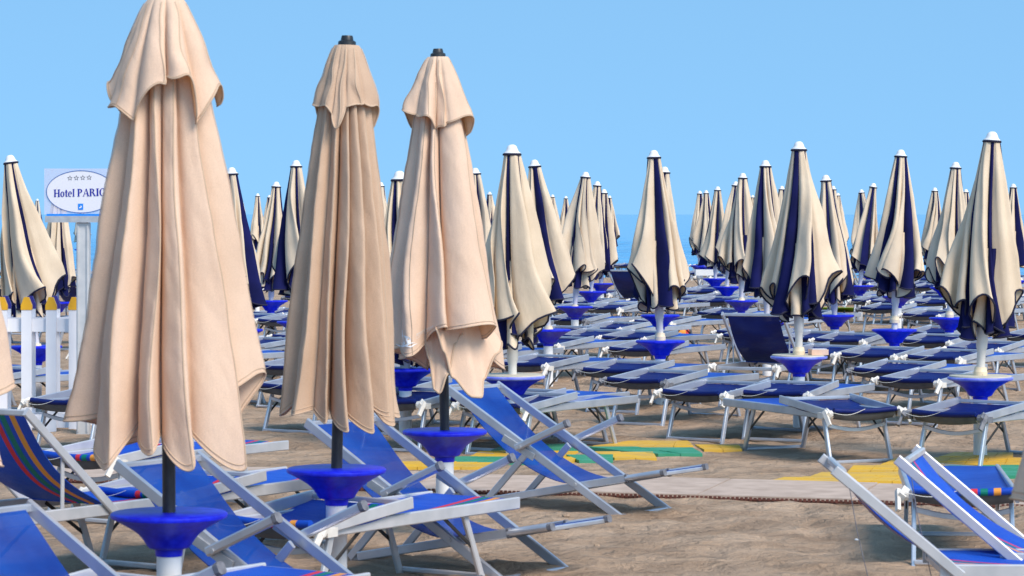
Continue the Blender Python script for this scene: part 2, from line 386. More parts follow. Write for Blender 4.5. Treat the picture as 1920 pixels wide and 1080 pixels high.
BASE_Z = 2.875
def make_white(seed):
    root = empty('beach_umbrella')
    outer, inner = white_variant(seed)
    for (vs, fs, mi, hem), nm in ((outer, 'canopy'), (inner, 'inner_folds')):
        b = MB(); b.v = vs; b.f = fs; b.mi = mi
        cn = b.build(nm, [M['cream'], M['navy']], root, smooth=True)
        t = MB(); t.tube([(x*1.006, y*1.006, z) for x, y, z in hem] + [tuple(hem[0])], .0095, 5, caps=False)
        t.build('hem_piping', M['piping'], cn)
    c = MB(); c.lathe([(.001, 2.880), (.022, 2.878), (.040, 2.864), (.050, 2.842), (.058, 2.820), (.076, 2.806), (.076, 2.800), (.001, 2.800)], 20)
    cap = c.build('cap', M['white_plastic'], root, smooth='auto')
    c = MB(); c.lathe([(.077, 2.802), (.086, 2.793), (.082, 2.782), (.068, 2.780), (.068, 2.802)], 20); c.build('cap_ring', M['piping'], cap)
    p = MB(); p.lathe([(.001, 2.78), (.036, 2.78), (.036, 1.16), (.05, 1.15), (.05, .97), (.043, .96), (.043, .94), (.038, .93), (.038, .60), (.001, .60)], 16)
    p.build('pole', M['pole_white'], root, smooth='auto')
    p = MB(); p.lathe([(.039, .80), (.052, .80), (.058, .765), (.062, .76), (.062, .717), (.039, .717)], 16)
    p.box((.0, -.058, .735), (.02, .012, .02)); p.build('collar', M['tan_plastic'], root, smooth='auto')
    return root
WV = [make_white(sd) for sd in (11, 12, 13, 14, 15, 16, 17, 18, 31, 32, 33, 34, 35, 36)]
used_v = [False]*len(WV)

def make_table():
    root = empty('umbrella_table')
    t = MB(); t.lathe([(.001, .714), (.272, .714), (.280, .708), (.282, .700), (.278, .690), (.250, .676), (.225, .662), (.195, .645), (.168, .628), (.146, .610), (.130, .592), (.116, .572), (.107, .556), (.098, .545), (.068, .536), (.064, .505), (.001, .505)], 36)
    top = t.build('funnel_top', M['table_blue'], root, smooth='auto')
    p = MB(); p.lathe([(.001, .507), (.060, .507), (.060, -.25), (.001, -.25)], 20); p.build('post', M['white_plastic'], root, smooth='auto')
    return root
TB = make_table(); tb_used = [False]
def make_board_table():
    root = empty('umbrella_table')
    t = MB(); t.lathe([(.275, .686), (.250, .676), (.225, .662), (.195, .645), (.168, .628), (.146, .610), (.130, .592), (.116, .572), (.107, .556), (.098, .545), (.068, .536), (.064, .505), (.001, .505)], 36)
    t.build('funnel_top', M['table_blue'], root, smooth='auto')
    p = MB(); p.lathe([(.001, .507), (.060, .507), (.060, -.25), (.001, -.25)], 20); p.build('post', M['white_plastic'], root, smooth='auto')
    p = MB(); p.lathe([(.262, .716), (.284, .712), (.290, .704), (.288, .692), (.278, .684), (.262, .682)], 36); p.build('rim', M['table_rim'], root, smooth='auto')
    p = MB(); p.lathe([(.001, .726), (.272, .726), (.274, .712), (.001, .712)], 36); p.build('board', M['table_board'], root, smooth='auto')
    return root
TBB = make_board_table(); tbb_used = [False]

UG = 'closed cream and navy beach umbrellas'; TG = 'blue funnel tables on white posts'; LG = 'blue sunbeds in rows on the sand'
# cap x, cap y, table x, table y (or None), nickname, board?, variant or None, rotation
U = [
 (1862, 247, 1838, 706, 'tallest white-capped umbrella near the right edge', 1, 0, 20),
 (1498, 266, 1498, 667, 'second tallest white-capped umbrella, right of centre', 1, 1, 160),
 (960, 272, 961, 704, 'white-capped umbrella touching the third black-poled umbrella', 1, 2, 250),
 (1690, 281, 1677, 617, 'umbrella fourth from the right among large ones', 0, 3, 75),
 (1225, 282, 1238, 638, 'lone umbrella standing in front of open sea', 0, 4, 310),
 (1000, 299, 1028, 617, 'leaning umbrella overlapping the one touching black-poled one', 0, 5, 190),
 (1435, 301, 1438, 602, 'umbrella just left of the second tallest white-capped', 0, 6, 40),
 (1793, 304, 1780, 595, 'umbrella just left of the tallest right one', 0, 7, 120),
 (555, 301, 558, 602, 'umbrella against the left side of middle black-poled', 0, 0, 200),
 (1247, 313, 1238, 590, 'umbrella half hidden behind the lone sea umbrella', 0, 1, 10),
 (433, 314, 451, 617, 'umbrella just right of the nearest black-poled one', 0, 2, 90),
 (15, 288, 68, 648, 'leaning umbrella at the far left edge', 0, 3, 220),
 (110, 347, 105, 566, 'umbrella hidden behind the oval hotel sign', 0, 4, 150),
 (43, 360, 43, None, 'small umbrella peeking out behind the leftmost one', 0, 5, 30),
 (70, 373, 70, None, 'small umbrella left of the hotel sign', 0, 6, 130),
 (483, 363, 484, None, 'small umbrella in the gap left of centre', 0, 7, 60),
 (519, 341, 508, 563, 'mid-size umbrella left of the middle black-poled one', 0, 4, 280),
 (505, 366, 505, None, 'tiny umbrella tucked behind the mid-size left one', 0, 2, 270),
 (455, 379, 455, None, 'tiny umbrella peeking beside the umbrella right of nearest', 0, 3, 180),
 (714, 342, 714, None, 'umbrella between the two right black-poled umbrellas', 0, 5, 100),
 (748, 321, 760, 690, 'umbrella half behind the third black-poled umbrella', 0, 6, 330),
 (890, 315, 905, None, 'umbrella peeking right of the third black-poled top', 0, 7, 210),
 (918, 360, 918, None, 'small umbrella left of the white-capped one at centre', 0, 0, 140),
 (1036, 365, 1036, None, 'first small umbrella right of the leaning centre one', 0, 1, 290),
 (1061, 368, 1061, None, 'second small umbrella right of the leaning centre one', 0, 2, 20),
 (1100, 322, 1078, 574, 'largest umbrella of the tight centre cluster', 0, 3, 300),
 (1121, 340, 1108, 546, 'second umbrella of the tight centre cluster', 0, 4, 110),
 (1133, 355, 1127, 531, 'third umbrella of the tight centre cluster', 0, 5, 230),
 (1143, 367, 1143, None, 'last umbrella of the tight centre cluster', 0, 6, 10),
 (1312, 358, 1312, None, 'leftmost umbrella of the sloping right row', 0, 7, 320),
 (1324, 357, 1324, None, 'second umbrella of the sloping right row', 0, 0, 60),
 (1346, 350, 1341, 522, 'third umbrella of the sloping right row', 0, 1, 200),
 (1381, 340, 1363, 537, 'half hidden umbrella in the sloping right row', 0, 2, 350),
 (1393, 325, 1390, 563, 'broad umbrella in the sloping right row', 0, 4, 25),
 (1411, 366, 1411, None, 'tiny umbrella between two of the right row', 0, 4, 240),
 (1466, 349, 1466, None, 'small umbrella left of the second tallest one', 0, 5, 130),
 (1547, 328, 1565, 590, 'umbrella just right of the second tallest one', 0, 6, 280),
 (1562, 349, 1562, None, 'umbrella half hidden right of the second tallest', 0, 7, 80),
 (1571, 362, 1571, None, 'small navy-sided umbrella at the dark sea gap', 0, 3, 170),
 (1614, 355, 1628, 509, 'small umbrella left of the striped sea-gap one', 0, 1, 60),
 (1640, 342, 1612, 535, 'umbrella with open navy stripe by the sea gap', 0, 5, 15),
 (1699, 325, 1684, 555, 'umbrella hidden behind the fourth large one', 0, 3, 300),
 (1753, 352, 1750, 515, 'small umbrella between the two large right ones', 0, 7, 250),
 (1786, 342, 1770, 538, 'umbrella hidden behind the one beside the tallest', 0, 0, 100),
 (1811, 355, 1811, None, 'small umbrella peeking left of the tallest one', 0, 2, 40),
 (1900, 345, 1900, None, 'small umbrella at the far right edge', 0, 5, 330),
 (152, 372, 152, None, 'small umbrella behind the hotel sign post', 0, 1, 70),
 (590, 365, 590, None, 'small umbrella hidden behind the middle black-poled one', 0, 6, 70),
]
SPOTS = []
def put_umbrella(rec, i):
    cx, cy, tx, ty, nick, board, var, rot = rec
    if ty is None:
        s_ = (HOR - cy) / .66; ty = HOR + 1.43 * s_
    s_ = (ty - HOR) / 1.43; d = F / s_; X = (tx - 960) / s_
    ztop = CAMZ + (HOR - cy) / s_
    if i >= 10: var = (i*5 + 3) % len(WV)
    src = WV[var]
    if used_v[var]: o = copy_tree(src)
    else: o = src; used_v[var] = True
    dx = (cx - tx) / s_; dz = ztop - .6
    leny = math.atan2(dx, dz)
    o.rotation_mode = 'XYZ'
    Mx = Matrix.Translation((X, d, .72)) @ Matrix.Rotation(leny, 4, 'Y') @ Matrix.Rotation(R(rot), 4, 'Z') @ Matrix.Translation((0, 0, ztop - BASE_Z - .72))
    o.matrix_world = Mx
    tag(o, 'closed cream and navy ' + nick, 'umbrella', UG)
    if board:
        t = copy_tree(TBB) if tbb_used[0] else TBB; tbb_used[0] = True
    else:
        t = copy_tree(TB) if tb_used[0] else TB; tb_used[0] = True
    t.location = (X, d, 0); t.rotation_euler = (0, 0, R(rot*3.1))
    tag(t, ('board topped blue table under the ' if board else 'blue funnel table under the ') + nick, 'table', TG)
    SPOTS.append((X, d, nick, cx))
for i, rec in enumerate(U): put_umbrella(rec, i)

# ---- large cream umbrellas on black poles
BG = 'large closed cream umbrellas on black poles'
def stitch(vs, m, up, parent):
    row = vs[len(vs)-(up+1)*m: len(vs)-up*m]
    t = MB(); t.tube([(x*1.002, y*1.002, z) for x, y, z in row] + [row[0]], .0028, 5, caps=False); t.build('hem_stitch', M['hem_big'], parent)
def seams(b, vs, m, per, nw):
    """a stitched seam down the middle of every panel, part of the cloth mesh"""
    for c in range(per//2 + 3, m, per):
        o = []
        for q in range(2, nw+1):
            p = Vector(vs[q*m+c]); d = Vector((p.x, p.y, 0)).normalized(); t = Vector((-d.y, d.x, 0))
            o += [p + d*.0015 - t*.004, p + d*.005, p + d*.0015 + t*.004]
        k = len(o)//3
        b.add(o, [(i*3+j, i*3+j+1, (i+1)*3+j+1, (i+1)*3+j) for i in range(k-1) for j in range(2)], 1)
def big_umbrella(tx, ty, cx, label, folds, vent, ztop, main_r0, vent_r0, seed, pw=.85, hemw=.0045, cloth='cream_big'):
    s_ = (ty - HOR) / 1.43; d = F / s_; X = (tx - 960) / s_
    root = empty('large_umbrella', (X, d, 0)); tag(root, label, 'umbrella', BG)
    lean = math.atan2((cx - tx) / s_, ztop - .7)
    root.matrix_world = Matrix.Translation((X, d, .7)) @ Matrix.Rotation(lean, 4, 'Y') @ Matrix.Translation((0, 0, -.7))
    vs, fs, mi, hem = canopy_mesh(folds, ztop - .18, main_r0, seed, pw=pw, nw=72, per=20, rip=.03, namp=.07, wr=.006)
    b = MB(); b.v = list(vs); b.f = fs; b.mi = mi; seams(b, vs, len(hem), 20, 72); cn = b.build('canopy', [M[cloth], M['hem_big']], root, smooth=True)
    t = MB(); t.tube([(x*1.003, y*1.003, z+.004) for x, y, z in hem] + [hem[0]], hemw, 6, caps=False); t.build('hem_piping', M['hem_big'], cn, smooth=True)
    stitch(vs, len(hem), 1, cn)
    vs, fs, mi, hem = canopy_mesh(vent, ztop - .055, vent_r0, seed + 5, pw=.8, nw=40, per=20, rip=.02, namp=.06, wr=.004)
    b = MB(); b.v = list(vs); b.f = fs; b.mi = mi; seams(b, vs, len(hem), 20, 40); vn = b.build('vent_flounce', [M[cloth], M['hem_big']], root, smooth=True)
    t = MB(); t.tube([(x*1.003, y*1.003, z+.004) for x, y, z in hem] + [hem[0]], hemw, 6, caps=False); t.build('hem_piping', M['hem_big'], vn, smooth=True)
    stitch(vs, len(hem), 1, vn)
    c = MB(); c.lathe([(.001, ztop), (.030, ztop), (.034, ztop-.012), (.036, ztop-.026), (.050, ztop-.034), (.052, ztop-.060), (.001, ztop-.060)], 20)
    c.build('finial', M['pole_black'], root, smooth='auto')
    p = MB(); p.lathe([(.001, ztop-.05), (.032, ztop-.05), (.032, .5), (.001, .5)], 20); p.build('pole', M['pole_black'], root, smooth='auto')
    tb = copy_tree(TB); tb.location = (X, d, 0); tb.rotation_euler = (0, 0, seed)
    return root, tb, cn

def fl(a, b, Rr, zt, rv, zv, lean=0, ex=.6, nr=1, tilt=0):
    return dict(w=b-a, R=Rr, zt=zt, rv=rv, zv=zv, lean=lean, ex=ex, col=0, nr=nr, tilt=tilt)
f1 = [fl(-200, -158, .475, 1.16, .29, 1.18, 8), fl(-158, -118, .475, .95, .16, 1.20, 16), fl(-118, -92, .40, 1.02, .20, 1.13, 8),
      fl(-92, -64, .43, .94, .24, 1.16, 6, .6), fl(-64, -36, .46, .93, .16, 1.22, 14), fl(-36, 4, .45, 1.38, .25, 1.05, 18),
      fl(4, 50, .44, 1.0, .27, 1.1, 5), fl(50, 100, .43, 1.05, .26, 1.12, 5), fl(100, 160, .44, 1.0, .27, 1.1, 5)]
f1[0]['start'] = -200
for f_ in f1: f_['ez'] = .62
v1 = [fl(-205, -165, .285, 2.78, .23, 2.66, 4), fl(-165, -122, .285, 2.66, .25, 2.585, 2, .6), fl(-122, -84, .285, 2.76, .20, 2.80, 16, .6), fl(-84, -50, .29, 2.80, .25, 2.57, 0, .6),
      fl(-50, 5, .285, 2.76, .24, 2.66, 0), fl(5, 60, .28, 2.78, .23, 2.62), fl(60, 110, .28, 2.8, .22, 2.62), fl(110, 155, .28, 2.78, .23, 2.62)]
v1[0]['start'] = -205
f2 = [fl(-195, -160, .335, 1.00, .25, 1.09, 5), fl(-160, -126, .32, 1.02, .21, 1.05, 8), fl(-126, -104, .27, .98, .10, 1.08, 8), fl(-104, -80, .31, .94, .10, 1.06, 14),
      fl(-80, -54, .34, .93, .15, 1.22, 14), fl(-54, -32, .32, 1.02, .20, 1.08, 12), fl(-32, -8, .325, .96, .23, 1.10, 8), fl(-8, 20, .33, 1.0, .22, 1.10, 6),
      fl(20, 60, .32, 1.05, .2, 1.08, 4), fl(60, 105, .31, 1.0, .2, 1.05, 4), fl(105, 165, .31, 1.03, .22, 1.06, 4)]
f2[0]['start'] = -195
for f_ in f2: f_['ez'] = .75
v2 = [fl(-205, -150, .19, 2.76, .14, 2.75, 3), fl(-150, -112, .185, 2.75, .17, 2.70, 3), fl(-112, -86, .20, 2.62, .16, 2.74, 0, .8), fl(-86, -50, .18, 2.76, .16, 2.77, 5),
      fl(-50, 5, .195, 2.76, .15, 2.62, 4), fl(5, 60, .185, 2.76, .15, 2.65), fl(60, 110, .18, 2.76, .15, 2.65), fl(110, 155, .18, 2.78, .15, 2.65)]
v2[0]['start'] = -205
f3 = [fl(-205, -152, .41, 1.25, .30, 1.27, 6, .55), fl(-152, -116, .40, 1.22, .22, 1.30, 8), fl(-118, -92, .34, 1.41, .18, 1.38, 12, .5), fl(-92, -20, .435, 1.42, .22, 1.30, 8, .36, 1),
      fl(-20, 20, .37, 1.10, .25, 1.1, 6), fl(20, 70, .38, 1.1, .22, 1.12, 6), fl(70, 120, .38, 1.15, .22, 1.1, 6), fl(120, 155, .38, 1.18, .24, 1.2, 6)]
f3[0]['start'] = -205
v3 = [fl(-205, -140, .24, 2.84, .19, 2.80, 5, .5), fl(-140, -98, .23, 2.79, .15, 2.70, 6, .5), fl(-98, -74, .19, 2.72, .18, 2.74, 4, .7), fl(-74, -10, .245, 2.79, .18, 2.66, 6, .45),
      fl(-10, 40, .23, 2.75, .18, 2.7, 4), fl(40, 90, .23, 2.8, .18, 2.7, 4), fl(90, 155, .235, 2.82, .18, 2.7, 4)]
v3[0]['start'] = -205
n1, t1, c1_ = big_umbrella(317, 960, 311, 'nearest and largest cream umbrella, closed, its top cut by the picture edge', f1, v1, 3.235, .125, .085, 1.0)
n2, t2, c2_ = big_umbrella(631, 877, 651, 'slim closed cream umbrella on black pole, middle of the three near ones', f2, v2, 3.155, .10, .070, 2.0, pw=.8, cloth='cream_shaded')
n3, t3, c3_ = big_umbrella(834, 806, 821, 'closed cream umbrella with white sailing boat print, third of the near ones', f3, v3, 3.245, .10, .07, 3.0)
tag(t1, 'largest blue funnel table, on the black pole of the nearest umbrella', 'table', TG)
tag(t2, 'blue funnel table on the black pole of the slim middle umbrella', 'table', TG)
tag(t3, 'blue funnel table on the black pole of the sailing boat umbrella', 'table', TG)
n0, t0, c0_ = big_umbrella(-172, 1005, -172, 'cream umbrella cut off by the left picture edge', f1, v1, 3.235, .125, .085, 4.0)
tag(t0, 'blue funnel table out at the left below the cut off umbrella', 'table', TG)
n4, t4, c4_ = big_umbrella(2154, 1176, 2154, 'cream umbrella cut off by the right picture edge', f1, v1, 3.235, .125, .085, 6.0)
tag(t4, 'blue funnel table out at the right below the cut off umbrella', 'table', TG)

# the lower folds of the third umbrella that hang below its turned-up hem
def under_fold(pts, r_top, r_bot, ztop, name, parent, seed):
    b = MB(); hem = []; n = 48; m_ = 14; vs = []
    for i in range(n+1):
        t = i/n*(len(pts)-1); k = min(int(t), len(pts)-2); u = t-k; u = u*u*(3-2*u)
        a = pts[k][0]*(1-(t-k)) + pts[k+1][0]*(t-k); zb = pts[k][1]*(1-u) + pts[k+1][1]*u
        for j in range(m_+1):
            q = j/m_; r = r_top + (r_bot - r_top)*q + .035*math.sin(a*.13+seed)*q + .012*noise.noise((a*.05, q*3, seed))
            vs.append((r*math.cos(R(a)), r*math.sin(R(a)), ztop + (zb-ztop)*q))
        hem.append(vs[-1])
    b.add(vs, [(i*(m_+1)+j, i*(m_+1)+j+1, (i+1)*(m_+1)+j+1, (i+1)*(m_+1)+j) for i in range(n) for j in range(m_)])
    o = b.build(name, M['cream_big'], parent, smooth=True)
    t = MB(); t.tube(hem, .008, 6); t.build('hem_piping', M['hem_big'], o, smooth=True)
under_fold([(-118, 1.30), (-108, 1.20), (-100, 1.00), (-94, .98), (-84, 1.10), (-70, 1.30), (-60, 1.36)], .17, .29, 1.62, 'under_fold', n3, 1)
under_fold([(-96, 1.40), (-88, 1.25), (-78, 1.08), (-58, .95), (-48, .945), (-30, 1.06), (-14, 1.22), (0, 1.30)], .17, .35, 1.65, 'under_fold', n3, 2.4)

# white sailing-boat print on the third umbrella: thin print hugging the cloth
bpy.context.view_layer.update()
dg = bpy.context.evaluated_depsgraph_get()
bv = BVHTree.FromPolygons([c3_.matrix_world @ v.co for v in c3_.data.vertices], [tuple(p.vertices) for p in c3_.data.polygons])
inv = n3.matrix_world.inverted(); yN = n3.matrix_world.translation.y
s3 = (806 - HOR) / 1.43
def on_cloth(px, py):
    x = (px - 960) / s3; z = CAMZ - (py - HOR) / s3
    h = bv.ray_cast(Vector((x, yN - 2, z)), Vector((0, 1, 0)))
    if h[0] is None: return None
    return inv @ (h[0] + Vector((0, -.005, 0)))
def print_strip(mb, centre, widths):
    """ribbon of given half widths along a polyline in photo pixels"""
    pts = []
    n = len(centre)
    for i in range((n-1)*6 + 1):
        t = i / 6; k = min(int(t), n-2); u = t - k
        p = Vector(centre[k]).lerp(Vector(centre[k+1]), u); w = widths[k]*(1-u) + widths[k+1]*u
        d = (Vector(centre[k+1]) - Vector(centre[k])).normalized(); nn = Vector((-d.y, d.x))
        pts.append((on_cloth(*(p + nn*w)), on_cloth(*(p - nn*w))))
    for a, b in zip(pts, pts[1:]):
        if None in a or None in b: continue
        if max((a[0]-b[0]).length, (a[1]-b[1]).length, (a[0]-a[1]).length) > .12: continue
        mb.add([a[0], b[0], b[1], a[1]], [(0, 1, 2, 3)])
def zp(x, y): return (714 + x * 130/1755, 590 + y * 80/1080)
lg = MB()
print_strip(lg, [zp(570, 360), zp(590, 520), zp(645, 690)], [.4, 1.5, 1.8])
print_strip(lg, [zp(620, 480), zp(700, 515), zp(745, 560), zp(760, 620), zp(720, 665)], [.5, 2.6, 4.6, 4.2, 1.2])
print_strip(lg, [zp(400, 715), zp(500, 768), zp(600, 750), zp(700, 710), zp(800, 655), zp(910, 650)], [.3, 1.4, 1.4, 1.8, 1.3, .3])
print_strip(lg, [zp(545, 665), zp(620, 715), zp(720, 740), zp(820, 750), zp(890, 700), zp(965, 675)], [.3, 1.2, 1.2, 1.2, 1.1, .3])
if lg.v: lg.build('boat_print', M['logo_white'], c3_)
lf = MB(); rn = random.Random(3)
for i in range(9):
    t = i / 8; x = 930 + 380*t; y = 470 - 190*t
    print_strip(lf, [zp(x, y+60), zp(x+30, y-60), zp(x+50, y+30)], [.35, .35, .3])
    print_strip(lf, [zp(x+5, y-10), zp(x+55, y-45)], [.3, .3])
print_strip(lf, [zp(930, 560), zp(1010, 520), zp(1020, 480)], [.4, .4, .3])
print_strip(lf, [zp(1120, 435), zp(1200, 390), zp(1270, 355)], [.45, .45, .3])
if lf.v: lf.build('script_print', M['logo_faint'], c3_)

# ---------------------------------------------------------------- sunbeds
def sheet(mb, x0, x1, zf, y0=-.31, y1=.31, n=14, ny=8, sag=.0, th=.006, mi=0):
    """thin closed cloth sheet; zf(t)->(x,z)"""
    top = []; 
    for i in range(n+1):
        t = i/n; x, z = zf(t)
        for j in range(ny+1):
            u = j/ny; y = y0 + (y1-y0)*u
            top.append((x, y, z - sag*math.sin(math.pi*u)*math.sin(math.pi*min(1, max(0, t)))))
    m = ny+1; k = len(top)
    vs = top + [(x, y, z-th) for x, y, z in top]
    fs = [(i*m+j, i*m+j+1, (i+1)*m+j+1, (i+1)*m+j) for i in range(n) for j in range(ny)]
    fs += [tuple(q + k for q in f[::-1]) for f in fs]
    bd = [j for j in range(m)] + [i*m+ny for i in range(1, n+1)] + [n*m+j for j in range(ny-1, -1, -1)] + [i*m for i in range(n-1, 0, -1)]
    fs += [(bd[i], bd[(i+1) % len(bd)], bd[(i+1) % len(bd)]+k, bd[i]+k) for i in range(len(bd))]
    mb.add(vs, fs, mi)

def make_bed(frame, fabric, canopy, hinge, raised=None, cord=True, canopy_up=.075, x0=0.0):
    root = empty('sunbed'); fr = M[frame]
    xa = .0 if raised is None else .0
    for sd in (-1, 1):
        b = MB(); b.beam((x0, sd*.325, .418), (1.9, sd*.325, .418), .028, .072)
        b.build('side_rail', fr, root)
    b = MB(); b.beam((x0+.02, -.31, .42), (x0+.02, .31, .42), .03, .04, side=(1, 0, 0)); b.build('end_bar', fr, root)
    b = MB(); b.beam((1.885, -.31, .42), (1.885, .31, .42), .03, .04, side=(1, 0, 0)); b.build('end_bar', fr, root)
    # bed sling
    b = MB()
    if raised is None: sheet(b, 0, 0, lambda t: (.03 + 1.84*t, .425 + .018*t - .010*math.sin(math.pi*t)), sag=.035, n=16)
    else: sheet(b, 0, 0, lambda t: (1.0 + .87*t, .447), sag=.03, n=10)
    b.build('bed_sling', M[fabric], root, smooth='auto')
    if raised is not None:
        a, Lb, sag_b = raised; ca, sa = math.cos(R(a)), math.sin(R(a))
        bk = empty('backrest'); bk.parent = root
        for sd in (-1, 1):
            b = MB(); b.beam((1.04, sd*.352, .40), (1.04-ca*(Lb+.04), sd*.352, .44+sa*Lb), .024, .052); b.build('back_rail', fr, bk)
        b = MB(); b.beam((1.04-ca*(Lb-.02), -.34, .44+sa*(Lb-.02)), (1.04-ca*(Lb-.02), .34, .44+sa*(Lb-.02)), .03, .036, side=(1, 0, 0)); b.build('top_bar', fr, bk)
        b = MB()
        def zf(t): 
            q = t*(Lb-.03); s_ = sag_b*math.sin(math.pi*t)
            return (1.02 - ca*q - sa*s_, .445 + sa*q - ca*s_)
        sheet(b, 0, 0, zf, y0=-.30, y1=.30, n=16, sag=.02)
        b.build('back_sling', M[canopy if canopy != 'canopy' else 'canopy'], bk, smooth='auto')
        for sd in (-1, 1):
            if x0: break
            b = MB(); b.beam((.62, sd*.33, .40), (1.04-ca*.55, sd*.335, .44+sa*.52), .012, .026); b.build('back_prop', fr, bk)
    # leg frames
    for sd in (-1, 1):
        b = MB(); b.beam((x0+.15, sd*.295, .41), (x0, sd*.305, -.06), .028, .046); b.build('leg', fr, root)
        b = MB(); b.beam((1.38, sd*.295, .41), (1.58, sd*.305, -.06), .028, .046); b.build('leg', fr, root)
        b = MB(); b.beam((x0*.8+.06, sd*.300, .16), (x0*.8+.42, sd*.308, .41), .008, .022); b.build('brace', M['brace'], root)
        b = MB(); b.beam((1.50, sd*.300, .17), (1.14, sd*.308, .41), .008, .022); b.build('brace', M['brace'], root)
    b = MB(); b.beam((x0+.005, -.30, .012), (x0+.005, .30, .012), .036, .028, side=(1, 0, 0)); b.build('foot_bar', fr, root)
    b = MB(); b.beam((1.575, -.30, .012), (1.575, .30, .012), .036, .028, side=(1, 0, 0)); b.build('foot_bar', fr, root)
    b = MB()
    pts = [(x0 + .10, -.285 + .57*i/10, .325 - .045*math.sin(math.pi*i/10)) for i in range(11)]
    for p_, q_ in zip(pts, pts[1:]): b.beam(p_, q_, .018, .034, side=(1, 0, 0), bev=.003)
    b.build('cross_bar', fr, root)
    # folding sunshade lying over the head end
    if raised is None:
        cu = canopy_up
        for sd in (-1, 1):
            if cu is None: canopy_up = 0; continue
            b = MB(); b.beam((-.01, sd*.358, .437), (.80, sd*.358, .437+canopy_up), .022, .068); b.build('shade_arm', fr, root)
        if cu is not None:
            b = MB(); b.beam((.785, -.35, .437+canopy_up), (.785, .35, .437+canopy_up), .024, .03, side=(1, 0, 0)); b.build('shade_bar', fr, root)
        b = MB()
        def zf2(t): return (-.045 + .82*t, .452 - .022*math.sin(math.pi*min(1, t*1.2)) + (canopy_up-.035)*t**5)
        if cu is not None: sheet(b, 0, 0, zf2, y0=-.345, y1=.345, n=12, sag=.03)
        # cloth rolled round the head bar, drooping between the hinges
        pts = [(-.05, -.31 + .62*i/12, .462 - .014*math.sin(math.pi*i/12)) for i in range(13)]
        b.tube(pts, .023, 10)
        b.build('sunshade', M[canopy], root, smooth='auto')
        b = MB(); vs = []
        for i in range(13):
            y = -.30 + .60*i/12; dz = .014*math.sin(math.pi*i/12)
            vs += [(-.052, y, .445-dz), (-.040, y, .408-dz*1.3), (-.01, y, .385-dz*1.8)]
        b.add(vs, [(i*3+j, i*3+j+1, i*3+j+4, i*3+j+3) for i in range(12) for j in range(2)])
        b.build('shaded_flap', M['shaded_flap'], root, smooth=True)
    if x0:
        for yy, xx in ((-.362, .50),):
            b = MB(); b.tube([(xx, yy, .42+.46*(1.04-xx)/.6*.98), (xx+.035, yy-.01, .62), (xx+.10, yy-.02, .34), (xx+.20, yy-.03, .08), (xx+.24, yy-.03, .0)], .0022, 6); b.build('elastic_cord', M['grey_plastic'], root)
    for sd in (-1, 1):
        if x0: break
        h = MB(); c = Vector((-.035, sd*.372, .43))
        rot = Matrix.Rotation(R(38*sd), 3, 'X') @ Matrix.Rotation(R(-28), 3, 'Y')
        h.box(c + Vector((-.01, 0, .005)), (.10, .045, .055), rot=rot)
        h.tube([c + Vector((-.02, -.035, 0)), c + Vector((-.02, .035, 0))], .034, 10)
        rot = Matrix.Rotation(R(-52), 3, 'Y') @ Matrix.Rotation(R(sd*24), 3, 'X')
        h.box(c + Vector((-.055, sd*.03, -.03)), (.15, .022, .036), rot=rot)
        h.box(c + Vector((.07, 0, -.015)), (.09, .05, .05))
        h.build('hinge', M[hinge], root)
    if cord:
        b = MB(); pts = []
        for i in range(15):
            t = i/14; y = .36 - .34*t
            pts.append((-.095 - .01*math.sin(t*5), y, .45 - .035*math.sin(math.pi*t) + .02*t))
        b.tube(pts, .0022, 5); b.build('elastic_cord', M['cord'], root)
    return root

KIND = {
 'a': dict(frame='alu', fabric='bed', canopy='canopy', hinge='old_plastic'),
 'b': dict(frame='alu', fabric='bed', canopy='canopy', hinge='grey_plastic'),
 'c': dict(frame='white_paint', fabric='bed_striped', canopy='bed_striped', hinge='old_plastic'),
 'd': dict(frame='alu', fabric='bed', canopy='bed_striped', hinge='old_plastic', canopy_up=None),
 'r': dict(frame='alu', fabric='bed', canopy='canopy', hinge='old_plastic', raised=(38, .95, .08), cord=False),
 's': dict(frame='white_paint', fabric='bed_striped', canopy='bed_striped', hinge='old_plastic', raised=(40, .92, .09), cord=False),
 'w': dict(frame='white_paint', fabric='bed_striped', canopy='bed_striped', hinge='old_plastic', raised=(39, .75, .05), cord=False, x0=.94),
}
PROTO = {}; PU = {}
def bed(kind):
    if kind not in PROTO: PROTO[kind] = make_bed(**KIND[kind]); return PROTO[kind]
    return copy_tree(PROTO[kind])
BEDS = []   # centre points for clearance
def place_bed(kind, anchor, px, y, th, label, z=0.0, group=LG, yaw_only=True):
    """anchor: model point (x, y, z) that is seen at photo pixel (px, y)"""
    o = bed(kind); w = at(px, y, anchor[2] + z)
    a = R(90 - th); off = Matrix.Rotation(a, 3, 'Z') @ Vector((anchor[0], anchor[1], 0))
    o.location = (w.x - off.x, w.y - off.y, z); o.rotation_euler = (0, 0, a)
    tag(o, label, 'sunbed', group)
    c = o.location + Matrix.Rotation(a, 3, 'Z') @ Vector((.95, 0, 0)); BEDS.append((c.x, c.y, a))
    return o
HR = (.0, -.32, .0); HL = (.0, .32, .0); FR = (1.58, -.32, .0); FE = (1.9, -.34, .45)
place_bed('a', HR, 1355, 829, 36, 'flat blue sunbed in the front row, left of two below the carton table')
place_bed('a', HR, 1508, 829, 27, 'flat blue sunbed with long pale rail, directly below the carton table')
place_bed('a', HR, 1676, 865, -24, 'flat navy sunbed tilted left, just above the yellow mat at right')
place_bed('b', HR, 1838, 880, 40, 'flat blue sunbed with grey hinges standing on the yellow mat at right')
place_bed('a', FR, 1160, 836, 34, 'flat blue sunbed whose foot stands just above the green and yellow mat')
place_bed('b', FE, 1423, 700, 35, 'flat blue sunbed with grey hinges under the lone sea umbrella table')
